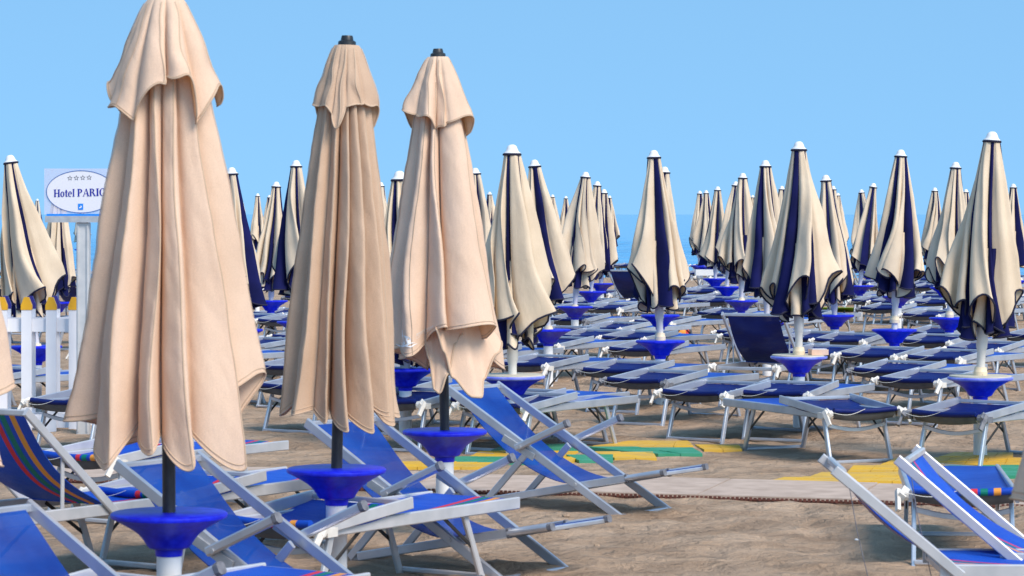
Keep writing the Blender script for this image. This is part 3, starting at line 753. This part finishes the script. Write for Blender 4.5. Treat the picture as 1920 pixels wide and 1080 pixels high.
place_bed('b', HR, 1195, 775, 30, 'flat blue sunbed with grey wrapped hinges, behind the green mat sunbed')
place_bed('b', FE, 1852, 683, 35, 'flat blue sunbed in front of the fourth large right umbrella table')
place_bed('a', HL, 491, 808, 35, 'flat blue sunbed standing on open sand left of the slim middle umbrella')
place_bed('a', HL, 479, 763, 35, 'flat blue sunbed just behind the one left of the slim middle umbrella')
place_bed('a', HR, 786, 848, 30, 'flat blue sunbed seen between the slim and the sailing boat umbrellas')
place_bed('a', HL, 852, 842, 36, 'flat blue sunbed behind the black pole of the sailing boat umbrella')
place_bed('c', (1.58, -.32, 0), 912, 1084, 35, 'white framed flat sunbed with striped fabric between two deckchairs')
place_bed('c', (1.9, -.33, .45), 692, 1075, 36, 'blue sunbed with red green and orange stripes in the bottom left corner')
place_bed('c', FR, 486, 946, 35, 'white railed flat sunbed behind the deckchair under the nearest umbrella')
place_bed('a', HR, 168, 850, 30, 'flat blue sunbed in front of the white picket fence')
place_bed('c', HL, 183, 1056, 33, 'flat sunbed behind the table of the nearest umbrella')
place_bed('d', HL, 1708, 1058, 6, 'flat blue striped sunbed at lower right behind raised white sunbeds')
place_bed('s', (.312, -.352, 1.03), 50, 772, 35, 'raised sunbed with striped navy back at the left edge')
o = place_bed('w', (.437, -.352, .93), 1568, 874, 91, 'raised white sunbed nearest the camera at lower right')
o = place_bed('w', (.437, -.352, .93), 1690, 868, 105, 'raised white sunbed with bright blue back at the right corner')
o.location.x *= 1.03; o.location.y *= 1.03
place_bed('r', (.29, -.352, 1.02), 1468, 590, 22, 'raised dark navy sunbed left of the carton table')
place_bed('r', (.29, -.352, 1.02), 1200, 507, 25, 'raised dark sunbed left of the lone sea umbrella')
place_bed('r', (.29, -.352, 1.02), 1338, 465, 25, 'raised sunbed against the sea, left of the sloping right row')
place_bed('r', (.29, -.352, 1.02), 1350, 480, 60, 'second raised sunbed against the sea at the sloping right row')
place_bed('r', (.29, -.352, 1.02), 1596, 500, 30, 'raised sunbed at the dark sea gap right of centre')
place_bed('r', (.29, -.352, 1.02), 95, 520, 20, 'raised dark sunbed below the hotel sign behind the fence')
place_bed('r', (.29, -.352, 1.02), 140, 530, 45, 'second raised sunbed behind the hotel sign post')

def to_uv(x, y): return (.574*x + .819*y, .819*x - .574*y)
def from_uv(u, v): return (.574*u + .819*v, .819*u - .574*v)
def clear_of(cx, cy):
    for bx, by, a in BEDS:
        du, dv_ = to_uv(cx-bx, cy-by)
        if abs(du) < 1.95 and abs(dv_) < .74: return False
    return True
rnd = random.Random(21)
OFF = [(-1.15, -1.15), (-1.6, -.36), (-1.5, .42), (-1.3, 1.2), (.85, -.85), (.8, .75)]
NAMES = ['leftmost', 'second', 'third', 'rightmost', 'behind left', 'behind right']
for (X, d, nick, cx) in sorted(SPOTS, key=lambda s_: s_[1]):
    if d < 25.3: continue
    u0, v0 = to_uv(X, d)
    for k, (du, dv_) in enumerate(OFF):
        if k == 3 and rnd.random() < .35: continue
        u = u0 + du + rnd.uniform(-.22, .22); v = v0 + dv_ + rnd.uniform(-.05, .05)
        x, y = from_uv(u, v); mx_, my_ = from_uv(u+.95, v)
        px_ = 960 + F*x/y; py_ = HOR + F*CAMZ/y
        if not clear_of(mx_, my_) or py_ > 836 or y > 106: continue
        if (1180 < px_ < 1560 and py_ > 815): continue
        if px_ < -220 or px_ > 2050: continue
        o = bed(rnd.choice('aaab')); o.location = (x, y, ground_z(x, y)*.5 if y < 96 else ground_z(x, y)); o.rotation_euler = (0, 0, R(90-35+rnd.uniform(-6, 6)))
        BEDS.append((mx_, my_, 0))
        tag(o, 'flat blue sunbed, %s beside the %s' % (NAMES[k], nick), 'sunbed', LG)

# ---------------------------------------------------------------- deckchairs
def make_chair():
    root = empty('deckchair'); W = .64; L, Z = 1.52, .85; fr = M['alu']
    P = lambda t, z, y: (-t*L, y, z*Z)        # t runs back from the front foot; chair faces +x
    yo = W/2
    for sd in (-1, 1):
        b = MB(); b.beam(P(-.02, -.04, sd*yo), P(1.0, 1.0, sd*yo), .026, .062); b.build('main_rail', fr, root)
        b = MB(); b.beam(P(.74, .05, sd*(yo-.032)), P(-.02, .31, sd*(yo-.032)), .026, .056); b.build('seat_rail', fr, root)
        b = MB(); b.tube([P(-.02, .31, sd*(yo-.032)), P(-.22, .375, sd*(yo-.032))], .021, 10); b.build('footrest_tube', fr, root, smooth='auto')
        b = MB(); b.beam(P(-.018, .308, sd*(yo-.032)), P(-.03, .312, sd*(yo-.032)), .034, .062); b.beam(P(-.215, .372, sd*(yo-.032)), P(-.235, .379, sd*(yo-.032)), .046, .046); b.build('end_plug', M['grey_plastic'], root)
        b = MB(); b.beam(P(.80, .03, sd*(yo-.062)), P(.54, .50, sd*(yo-.062)), .024, .05); b.build('prop_leg', fr, root)
        b = MB(); b.beam(P(.575, .52, sd*(yo+.035)), P(.29, .745, sd*(yo+.035)), .046, .050); arm = b.build('armrest', fr, root)
        b = MB(); b.beam(P(.292, .743, sd*(yo+.035)), P(.275, .757, sd*(yo+.035)), .052, .056); b.build('end_plug', M['grey_plastic'], arm)
        b = MB(); b.beam(P(.66, .60, sd*(yo+.020)), P(.48, .445, sd*(yo+.020)), .012, .055); b.build('bracket', M['steel'], root)
        b = MB(); b.tube([P(.248, .235, sd*(yo+.0)), P(.248, .235, sd*(yo+.022))], .014, 10); b.tube([P(.545, .53, sd*yo), P(.545, .53, sd*(yo+.064))], .013, 10); b.build('bolt', M['steel'], root)
    b = MB(); b.beam(P(.985, .985, -yo), P(.985, .985, yo), .03, .04, side=(1, 0, 0)); b.build('top_bar', fr, root)
    b = MB(); b.beam(P(.0, -.01, -yo), P(.0, -.01, yo), .04, .026, side=(1, 0, 0)); b.build('foot_bar', fr, root)
    b = MB(); b.beam(P(.79, .03, -yo+.06), P(.79, .03, yo-.06), .03, .04, side=(1, 0, 0)); b.build('rear_bar', fr, root)
    b = MB(); b.beam(P(-.21, .36, -yo+.04), P(-.21, .36, yo-.04), .03, .03, side=(1, 0, 0)); b.build('front_bar', fr, root)
    pts = [(.985, 1.0), (.90, .84), (.80, .66), (.68, .49), (.55, .36), (.42, .27), (.30, .235), (.18, .255), (.05, .29), (-.08, .335), (-.215, .385)]
    b = MB()
    def zf(t):
        q = t*(len(pts)-1); i = min(int(q), len(pts)-2); f = q-i
        p0, p1, p2, p3 = pts[max(i-1, 0)], pts[i], pts[i+1], pts[min(i+2, len(pts)-1)]
        cr = lambda a, b_, c, d: .5*(2*b_ + (c-a)*f + (2*a-5*b_+4*c-d)*f*f + (3*b_-a-3*c+d)*f**3)
        x, z = cr(p0[0], p1[0], p2[0], p3[0]), cr(p0[1], p1[1], p2[1], p3[1])
        return (-x*L, z*Z)
    sheet(b, 0, 0, zf, y0=-yo+.05, y1=yo-.05, n=30, ny=8, sag=.02)
    sl = b.build('sling', M['chair_sling'], root, smooth='auto')
    b = MB(); b.beam(P(.90, .80, -yo+.045), P(.90, .80, yo-.045), .004, .012, side=(1, 0, 0)); 
    return root
CH = make_chair()
DG = 'blue deckchairs with crossed frames'
CHAIRS = [(.77, 20.276, 145.28, 'blue deckchair on open sand, the one farthest right'),
          (-.066, 16.784, 142.9, 'blue deckchair behind the slim middle umbrella pole'),
          (-.79, 13.896, 146.0, 'blue deckchair behind the pole of the nearest umbrella'),
          (-1.273, 11.295, 145.4, 'blue deckchair in the bottom left corner, nearest the camera')]
for i, (X, Y, th, lab) in enumerate(CHAIRS):
    o = CH if i == 0 else copy_tree(CH)
    a = R(th); back = Vector((math.cos(a), math.sin(a), 0)); far = Vector((-back.y, back.x, 0))
    if far.y < 0: far = -far
    p = Vector((X, Y, 0)) + far * .32
    o.location = p; o.rotation_euler = (0, 0, a + math.pi)
    tag(o, lab, 'deckchair', DG)

# ---------------------------------------------------------------- mats
def tile_mat(name, rows, label):
    """rows: list of (y_near, x0, x1, colours) in photo pixels"""
    root = empty(name, at(rows[0][1], rows[0][0])); tag(root, label, 'floor mat'); o0 = Vector(root.location)
    for (ya, yb, xa0, xa1, xb0, xb1, colour) in rows:
        b = MB(); A, B, C, D = at(xa0, ya, .026), at(xa1, ya, .026), at(xb1, yb, .026), at(xb0, yb, .026)
        n = max(2, int((B-A).length / .16)); m_ = max(1, int((D-A).length / .16))
        for i in range(n):
            for j in range(m_):
                q = lambda u, v: (A.lerp(B, u).lerp(D.lerp(C, u), v))
                g_ = .015
                c4 = [q((i+g_)/n, (j+g_)/m_), q((i+1-g_)/n, (j+g_)/m_), q((i+1-g_)/n, (j+1-g_)/m_), q((i+g_)/n, (j+1-g_)/m_)]
                zj = .010*noise.noise((c4[0].x*2, c4[0].y*2, 7))
                top = [p - o0 + Vector((0, 0, zj)) for p in c4]; bot = [Vector((p.x, p.y, -.03)) for p in top]
                b.add(top + bot, [(0, 1, 2, 3), (0, 4, 5, 1), (1, 5, 6, 2), (2, 6, 7, 3), (3, 7, 4, 0)])
        b.build('tile_strip', M['mat_' + colour], root)
    return root
def quad(y0, x00, x01, y1, x10, x11, c): return (y0, y1, x00, x01, x10, x11, c)
tile_mat('plastic_mat', [
    quad(875, 700, 905, 866, 740, 935, 'yellow'), quad(866, 790, 1010, 856, 830, 1030, 'green'), quad(866, 1010, 1070, 856, 1030, 1085, 'yellow'),
    quad(863, 1086, 1150, 852, 1060, 1150, 'green'), quad(858, 1152, 1232, 847, 1100, 1225, 'yellow'),
    quad(851, 1234, 1318, 838, 1090, 1300, 'green'), quad(842, 1320, 1392, 834, 1302, 1386, 'yellow'), quad(836, 1110, 1301, 826, 1180, 1290, 'yellow'),
    quad(855, 880, 1058, 845, 900, 1085, 'yellow'), quad(844, 920, 1088, 832, 950, 1100, 'green')], 'green and yellow plastic tile mat behind the right deckchair')
tile_mat('plastic_mat', [
    quad(902, 1436, 1712, 893, 1470, 1730, 'yellow'), quad(892, 1520, 1760, 884, 1540, 1780, 'yellow'), quad(892, 1762, 1878, 883, 1782, 1870, 'yellow'), quad(892, 1880, 2010, 883, 1872, 2000, 'green'),
    quad(882, 1590, 1760, 872, 1600, 1770, 'yellow'), quad(882, 1762, 1990, 872, 1772, 1980, 'green'), quad(871, 1650, 1960, 858, 1680, 1960, 'yellow'), quad(857, 1760, 1900, 848, 1790, 1900, 'yellow'), quad(870, 1962, 2060, 850, 1962, 2050, 'green')],
    'mostly yellow plastic tile mat at right behind the raised white sunbeds')

# ---------------------------------------------------------------- fence and sign
fy = F * (CAMZ - 0) / (808 - HOR); fs_ = F / fy
root = empty('picket_fence', ((70-960)/fs_, fy, 0)); tag(root, 'white picket fence with yellow tips below the hotel sign', 'fence')
ox = root.location.x
xs_ = [(px_-960)/fs_ - ox for px_ in (-182, -136, -90, -43, 4, 50, 96, 139)]
for x in xs_:
    b = MB(); w = .10; ht = CAMZ - (581-HOR)/fs_; zt = CAMZ - (557-HOR)/fs_
    b.box((x, 0, ht/2-.1), (w, .045, ht+.2)); pk = b.build('picket', M['lav'], root)
    b = MB(); hw = w/2+.004
    prof = [(-hw, ht), (hw, ht), (hw, ht+.045), (.022, zt), (-.022, zt), (-hw, ht+.045)]
    vs = [(x+a, yy, z) for yy in (-.028, .028) for a, z in prof]
    b.add(vs, [tuple(range(6)), tuple(range(11, 5, -1))] + [(i, (i+1) % 6, 6+(i+1) % 6, 6+i) for i in range(6)])
    b.build('tip', M['yellow'], pk)
    # rear picket with blue tip
    b = MB(); xr = (x + ox + 7/fs_) * (fy+.4)/fy - ox; b.box((xr, .40, ht/2-.1), (w, .045, ht+.2)); pk = b.build('picket', M['lav'], root)
    b = MB(); vs = [(xr+a, yy, z+.0) for yy in (.372, .428) for a, z in prof]
    b.add(vs, [tuple(range(6)), tuple(range(11, 5, -1))] + [(i, (i+1) % 6, 6+(i+1) % 6, 6+i) for i in range(6)])
    b.build('tip', M['fence_blue'], pk)
for zpx in (610, 790):
    b = MB(); z = CAMZ - (zpx-HOR)/fs_
    b.box(((xs_[0]+xs_[-1])/2, .045, z), (xs_[-1]-xs_[0]+.15, .04, .13)); b.box(((xs_[0]+xs_[-1])/2+.05, .355, z), (xs_[-1]-xs_[0]+.15, .04, .13)); b.build('rail', M['lav'], root)

sd_ = fy - .45; ss = F / sd_
def sx(px_): return (px_-960)/ss
def sz(py_): return CAMZ - (py_-HOR)/ss
root = empty('hotel_sign', (sx(155), sd_, 0)); tag(root, 'oval hotel sign with four stars on a pale metal post', 'sign'); ox = root.location.x
b = MB(); b.box((0, .06, sz(418)/2-.1), ((168-144)/ss, .10, sz(418)+.2)); b.box((-.045, .004, sz(418)/2), (.012, .016, sz(418)-.05)); b.box((.045, .004, sz(418)/2), (.012, .016, sz(418)-.05)); b.build('post', M['post_grey'], root)
b = MB(); b.lathe([(.001, sz(410)+.035), (.03, sz(410)+.03), (.06, sz(410)), (.066, sz(418)), (.001, sz(418))], 16, c=(0, .05, 0)); b.build('post_cap', M['steel'], root, smooth='auto')
b = MB(); b.box(((sx(85)+sx(222))/2-ox, .0, sz(411)), ((222-85)/ss, .05, 12/ss)); b.build('bracket_bar', M['steel'], root)
b = MB(); b.box(((sx(87)+sx(222))/2-ox, -.006, sz(403.5)), ((220-87)/ss, .03, 5/ss)); b.build('blue_strip', M['badge'], root)
b = MB(); b.box(((sx(83)+sx(222))/2-ox, 0, (sz(316)+sz(402))/2), ((222-83)/ss, .008, 86/ss)); pn = b.build('panel', M['acrylic'], root)
def ell(rx, rz, n=64): return [(sx(152)-ox + rx*math.cos(2*math.pi*k/n), sz(359.5) + rz*math.sin(2*math.pi*k/n)) for k in range(n)]
rx, rz = 65/ss, 40/ss
b = MB(); e_ = ell(rx, rz); b.add([(x, -.007, z) for x, z in e_], [tuple(range(64))]); b.build('oval', M['sign_white'], pn)
b = MB(); e1, e2 = ell(rx, rz), ell(rx-.006, rz-.006); b.add([(x, -.010, z) for x, z in e1 + e2], [(k, (k+1) % 64, 64+(k+1) % 64, 64+k) for k in range(64)]); b.build('oval_outline', M['line_blue'], pn)
# stars
b = MB()
for px_ in (131.5, 143.5, 155.5, 167.5):
    c = Vector((sx(px_)-ox, -.010, sz(334 - (px_-131.5)*.03))); R1 = 5.4/ss
    def star(k_): return [(c.x + (R1 if i % 2 == 0 else R1*.42)*k_*math.sin(math.pi*i/5), c.y, c.z + (R1 if i % 2 == 0 else R1*.42)*k_*math.cos(math.pi*i/5)) for i in range(10)]
    b.add(star(1) + star(.66), [(i, (i+1) % 10, 10+(i+1) % 10, 10+i) for i in range(10)])
b.build('stars', M['ink_grey'], pn)
# lettering: bold serif built from strokes
def ring(cx, cz, rx, rz, tx, tz, a0=0, a1=360, n=24):
    out = []
    for k in range(n):
        q = [R(a0 + (a1-a0)*j/n) for j in (k, k+1)]
        out.append([(cx+rx*math.cos(q[0]), cz+rz*math.sin(q[0])), (cx+rx*math.cos(q[1]), cz+rz*math.sin(q[1])), (cx+(rx-tx)*math.cos(q[1]), cz+(rz-tz)*math.sin(q[1])), (cx+(rx-tx)*math.cos(q[0]), cz+(rz-tz)*math.sin(q[0]))])
    return out
def rc(x0, z0, x1, z1): return [(x0, z0), (x1, z0), (x1, z1), (x0, z1)]
def stem(x, w, z0, z1, serif=.07): return [rc(x, z0, x+w, z1), rc(x-serif, z0, x+w+serif, z0+.055), rc(x-serif, z1-.055, x+w+serif, z1)]
GL = {
 'H': (.80, stem(.08, .17, 0, 1) + stem(.54, .17, 0, 1) + [rc(.25, .46, .54, .54)]),
 'o': (.55, ring(.26, .34, .25, .36, .15, .07)),
 't': (.38, [rc(.10, .06, .25, .92), rc(0, .60, .36, .67)] + ring(.24, .13, .14, .15, .12, .06, 180, 330, 10)),
 'e': (.53, ring(.25, .34, .24, .36, .14, .07, 0, 310) + [rc(.1, .34, .47, .40)]),
 'l': (.34, stem(.08, .15, 0, 1, .06)),
 ' ': (.26, []),
 'P': (.68, stem(.08, .17, 0, 1) + ring(.26, .72, .34, .28, .17, .06, -90, 90, 14)),
 'A': (.78, [[(.02, 0), (.10, 0), (.40, .93), (.36, 1.0)], [(.56, 0), (.74, 0), (.46, 1.0), (.36, 1.0)], rc(.18, .30, .58, .36), rc(-.02, 0, .20, .055), rc(.48, 0, .80, .055)]),
 'R': (.80, stem(.08, .17, 0, 1) + ring(.26, .74, .34, .26, .17, .06, -90, 90, 14) + [[(.34, .50), (.50, .50), (.76, .0), (.58, .0)], rc(.55, 0, .82, .05)]),
 'I': (.40, stem(.10, .18, 0, 1)),
 'G': (.80, ring(.40, .5, .38, .52, .18, .06, 40, 340, 28) + [rc(.58, .0, .74, .42), rc(.50, .38, .80, .43)]),
}
b = MB(); cx_ = 0; H_ = 14.2/ss
tw = sum(GL[c][0] for c in 'Hotel PARIGI'); kx = (104.0/ss) / tw
for c in 'Hotel PARIGI':
    w, polys = GL[c]
    for p_ in polys:
        vs = []
        for (x, z) in p_:
            X_ = sx(101) - ox + (cx_+x)*kx; vs.append((X_, -.0105 - .0002*len(b.f) % .0011, sz(369.5) + z*H_ + (cx_+x)*kx*.025))
        b.add(vs, [tuple(range(len(vs)))])
    cx_ += w
b.build('lettering', M['ink'], pn)
b = MB(); b.box((sx(151.5)-ox, -.0095, sz(387.5)), (9.5/ss, .003, 11.5/ss)); bd = b.build('badge', M['badge'], pn)
b = MB(); b.add([(sx(x)-ox, -.0125, sz(y)) for x, y in ((149.5, 391), (154, 388), (151.5, 384.5), (151.5, 388), (149, 388.5))], [(0, 1, 2, 3, 4)]); b.build('badge_mark', M['logo_white'], bd)

# ---------------------------------------------------------------- small things
w = at(1530, 663, .73); s_ = (667-HOR)/1.43
o = empty('carton', (w.x, F/s_-.08, .728), .2); tag(o, 'small open pinkish carton lying on the pale board table', 'box')
b = MB(); W_, D_, H_ = .175, .12, .055
b.box((0, -D_/2, H_/2), (W_, .004, H_)); b.box((0, D_/2, H_/2), (W_, .004, H_)); b.box((-W_/2, 0, H_/2), (.004, D_-.004, H_)); b.box((W_/2, 0, H_/2), (.004, D_-.004, H_)); b.box((0, 0, .003), (W_-.004, D_-.004, .004)); b.build('tray', M['carton'], o)
b = MB(); b.box((0, 0, H_+.004), (W_-.02, D_-.02, .006)); b.build('lid', M['sign_white'], o)
w = at(1275, 628, 0.0)
b = MB(); n = 16
o = empty('beach_ball', (w.x, w.y, 0)); tag(o, 'red and orange beach ball half sunk in sand under the sunbeds', 'ball')
for k in range(6):
    b = MB(); prof = [( .19*math.sin(R(a)), .03 + .19*math.cos(R(a))) for a in range(0, 181, 15)]
    vs = []; fs = []
    for i, (r_, z_) in enumerate(prof):
        for j in range(5):
            A = 2*math.pi*(k + j/4)/6; vs.append((r_*math.cos(A), r_*math.sin(A), z_))
    fs = [(i*5+j, i*5+j+1, (i+1)*5+j+1, (i+1)*5+j) for i in range(len(prof)-1) for j in range(4)]
    b.add(vs, fs); b.build('gore', M['red' if k % 2 else 'orange'], o, smooth=True)
for (px_, y_, nm, lab) in ((1572, 588, 'beach_towel', 'lime green towel spread on sand under the far sunbeds'),):
    w = at(px_, y_, 0.02); b = MB()
    def zf(t): return (-.5 + 1.0*t, .03 + .03*noise.noise((t*6, 1, 1)) + .12*(1-t)**2)
    sheet(b, 0, 0, zf, y0=-.45, y1=.45, n=14, ny=8, sag=-.03)
    o = b.build(nm, M['lime'], None, smooth='auto'); o.location = (w.x, w.y, .02); o.rotation_euler = (0, 0, R(80)); tag(o, lab, 'towel')
for (px_, y_, wd, lab) in ((1322, 506, .48, 'white square table top by the sea at the sloping right row'), (482, 530, .36, 'small white square table in the gap left of centre')):
    s_ = (y_-HOR)/1.35; o = empty('square_table', ((px_-960)/s_, F/s_, 0)); tag(o, lab, 'table')
    b = MB(); b.box((0, 0, .73), (wd, wd, .14)); b.build('table_top', M['white_plastic'], o)
    b = MB(); b.tube([(0, 0, -.3), (0, 0, .66)], .05, 12); b.build('post', M['white_plastic'], o)
# pebbles / shells on the open sand
rn = random.Random(8)
for (px_, y_, r_, lab) in ((1606, 1010, .014, 'small white shell on the open sand at lower right'), (1062, 972, .030, 'dark brown clod of sand right of the deckchair foot'), (1120, 1027, .022, 'small brown clod of sand on the open foreground')):
    w = at(px_, y_, 0); bm = bmesh.new(); bmesh.ops.create_icosphere(bm, subdivisions=2, radius=r_)
    for v in bm.verts: v.co *= 1 + .35*noise.noise(v.co*60); v.co.z *= .6
    me = bpy.data.meshes.new('shell'); bm.to_mesh(me); bm.free(); o = bpy.data.objects.new('shell' if 'shell' in lab else 'sand_clod', me); col.objects.link(o)
    me.materials.append(M['logo_white'] if 'shell' in lab else M['carton' if 0 else 'sand']); o.location = (w.x, w.y, ground_z(w.x, w.y)+r_*.3); tag(o, lab, 'shell' if 'shell' in lab else 'clod')

# ---------------------------------------------------------------- light, sky, camera
SUN_EL, SUN_AZ = 46.0, 138.0      # azimuth clockwise from +Y (view direction): behind the camera on the right
world = bpy.data.worlds.new('World'); scene.world = world; world.use_nodes = True
nt = world.node_tree; bg = nt.nodes['Background']
sky = N(nt, 'ShaderNodeTexSky'); sky.sky_type = 'NISHITA'; sky.sun_disc = False
sky.sun_elevation = R(SUN_EL); sky.sun_rotation = R(SUN_AZ); sky.air_density = 1.0; sky.dust_density = .3; sky.ozone_density = 4.0
tc = N(nt, 'ShaderNodeTexCoord'); mp = N(nt, 'ShaderNodeVectorMath', operation='ADD'); mp.inputs[1].default_value = (0, 0, .50)
nm = N(nt, 'ShaderNodeVectorMath', operation='NORMALIZE')
nt.links.new(tc.outputs['Generated'], mp.inputs[0]); nt.links.new(mp.outputs[0], nm.inputs[0]); nt.links.new(nm.outputs[0], sky.inputs['Vector'])
tint = N(nt, 'ShaderNodeMix', data_type='RGBA', blend_type='MULTIPLY'); tint.inputs['Factor'].default_value = 1; tint.inputs['B'].default_value = (1.33, 1.60, 1.38, 1)
nt.links.new(sky.outputs[0], tint.inputs['A']); nt.links.new(tint.outputs['Result'], bg.inputs['Color']); bg.inputs['Strength'].default_value = .133
sun = bpy.data.lights.new('sun', 'SUN'); sun.energy = 2.5; sun.angle = R(26); sun.color = (1.0, .86, .72)
so = bpy.data.objects.new('sun', sun); col.objects.link(so)
az = R(SUN_AZ); el = R(SUN_EL)
dirv = Vector((math.sin(az)*math.cos(el), math.cos(az)*math.cos(el), math.sin(el)))
so.rotation_euler = dirv.to_track_quat('Z', 'Y').to_euler()

cam = bpy.data.cameras.new('camera'); co = bpy.data.objects.new('camera', cam); col.objects.link(co)
co.location = (0, 0, CAMZ); co.rotation_euler = (R(90), 0, 0)
cam.sensor_width = 36; cam.lens = F / 1920 * 36; cam.shift_y = -(540-HOR)/1920
cam.clip_start = .5; cam.clip_end = 60000
cam.dof.use_dof = True; cam.dof.focus_distance = 34; cam.dof.aperture_fstop = 10
scene.camera = co
scene.view_settings.view_transform = 'Standard'; scene.view_settings.look = 'None'; scene.view_settings.exposure = 0.74; scene.view_settings.gamma = 1
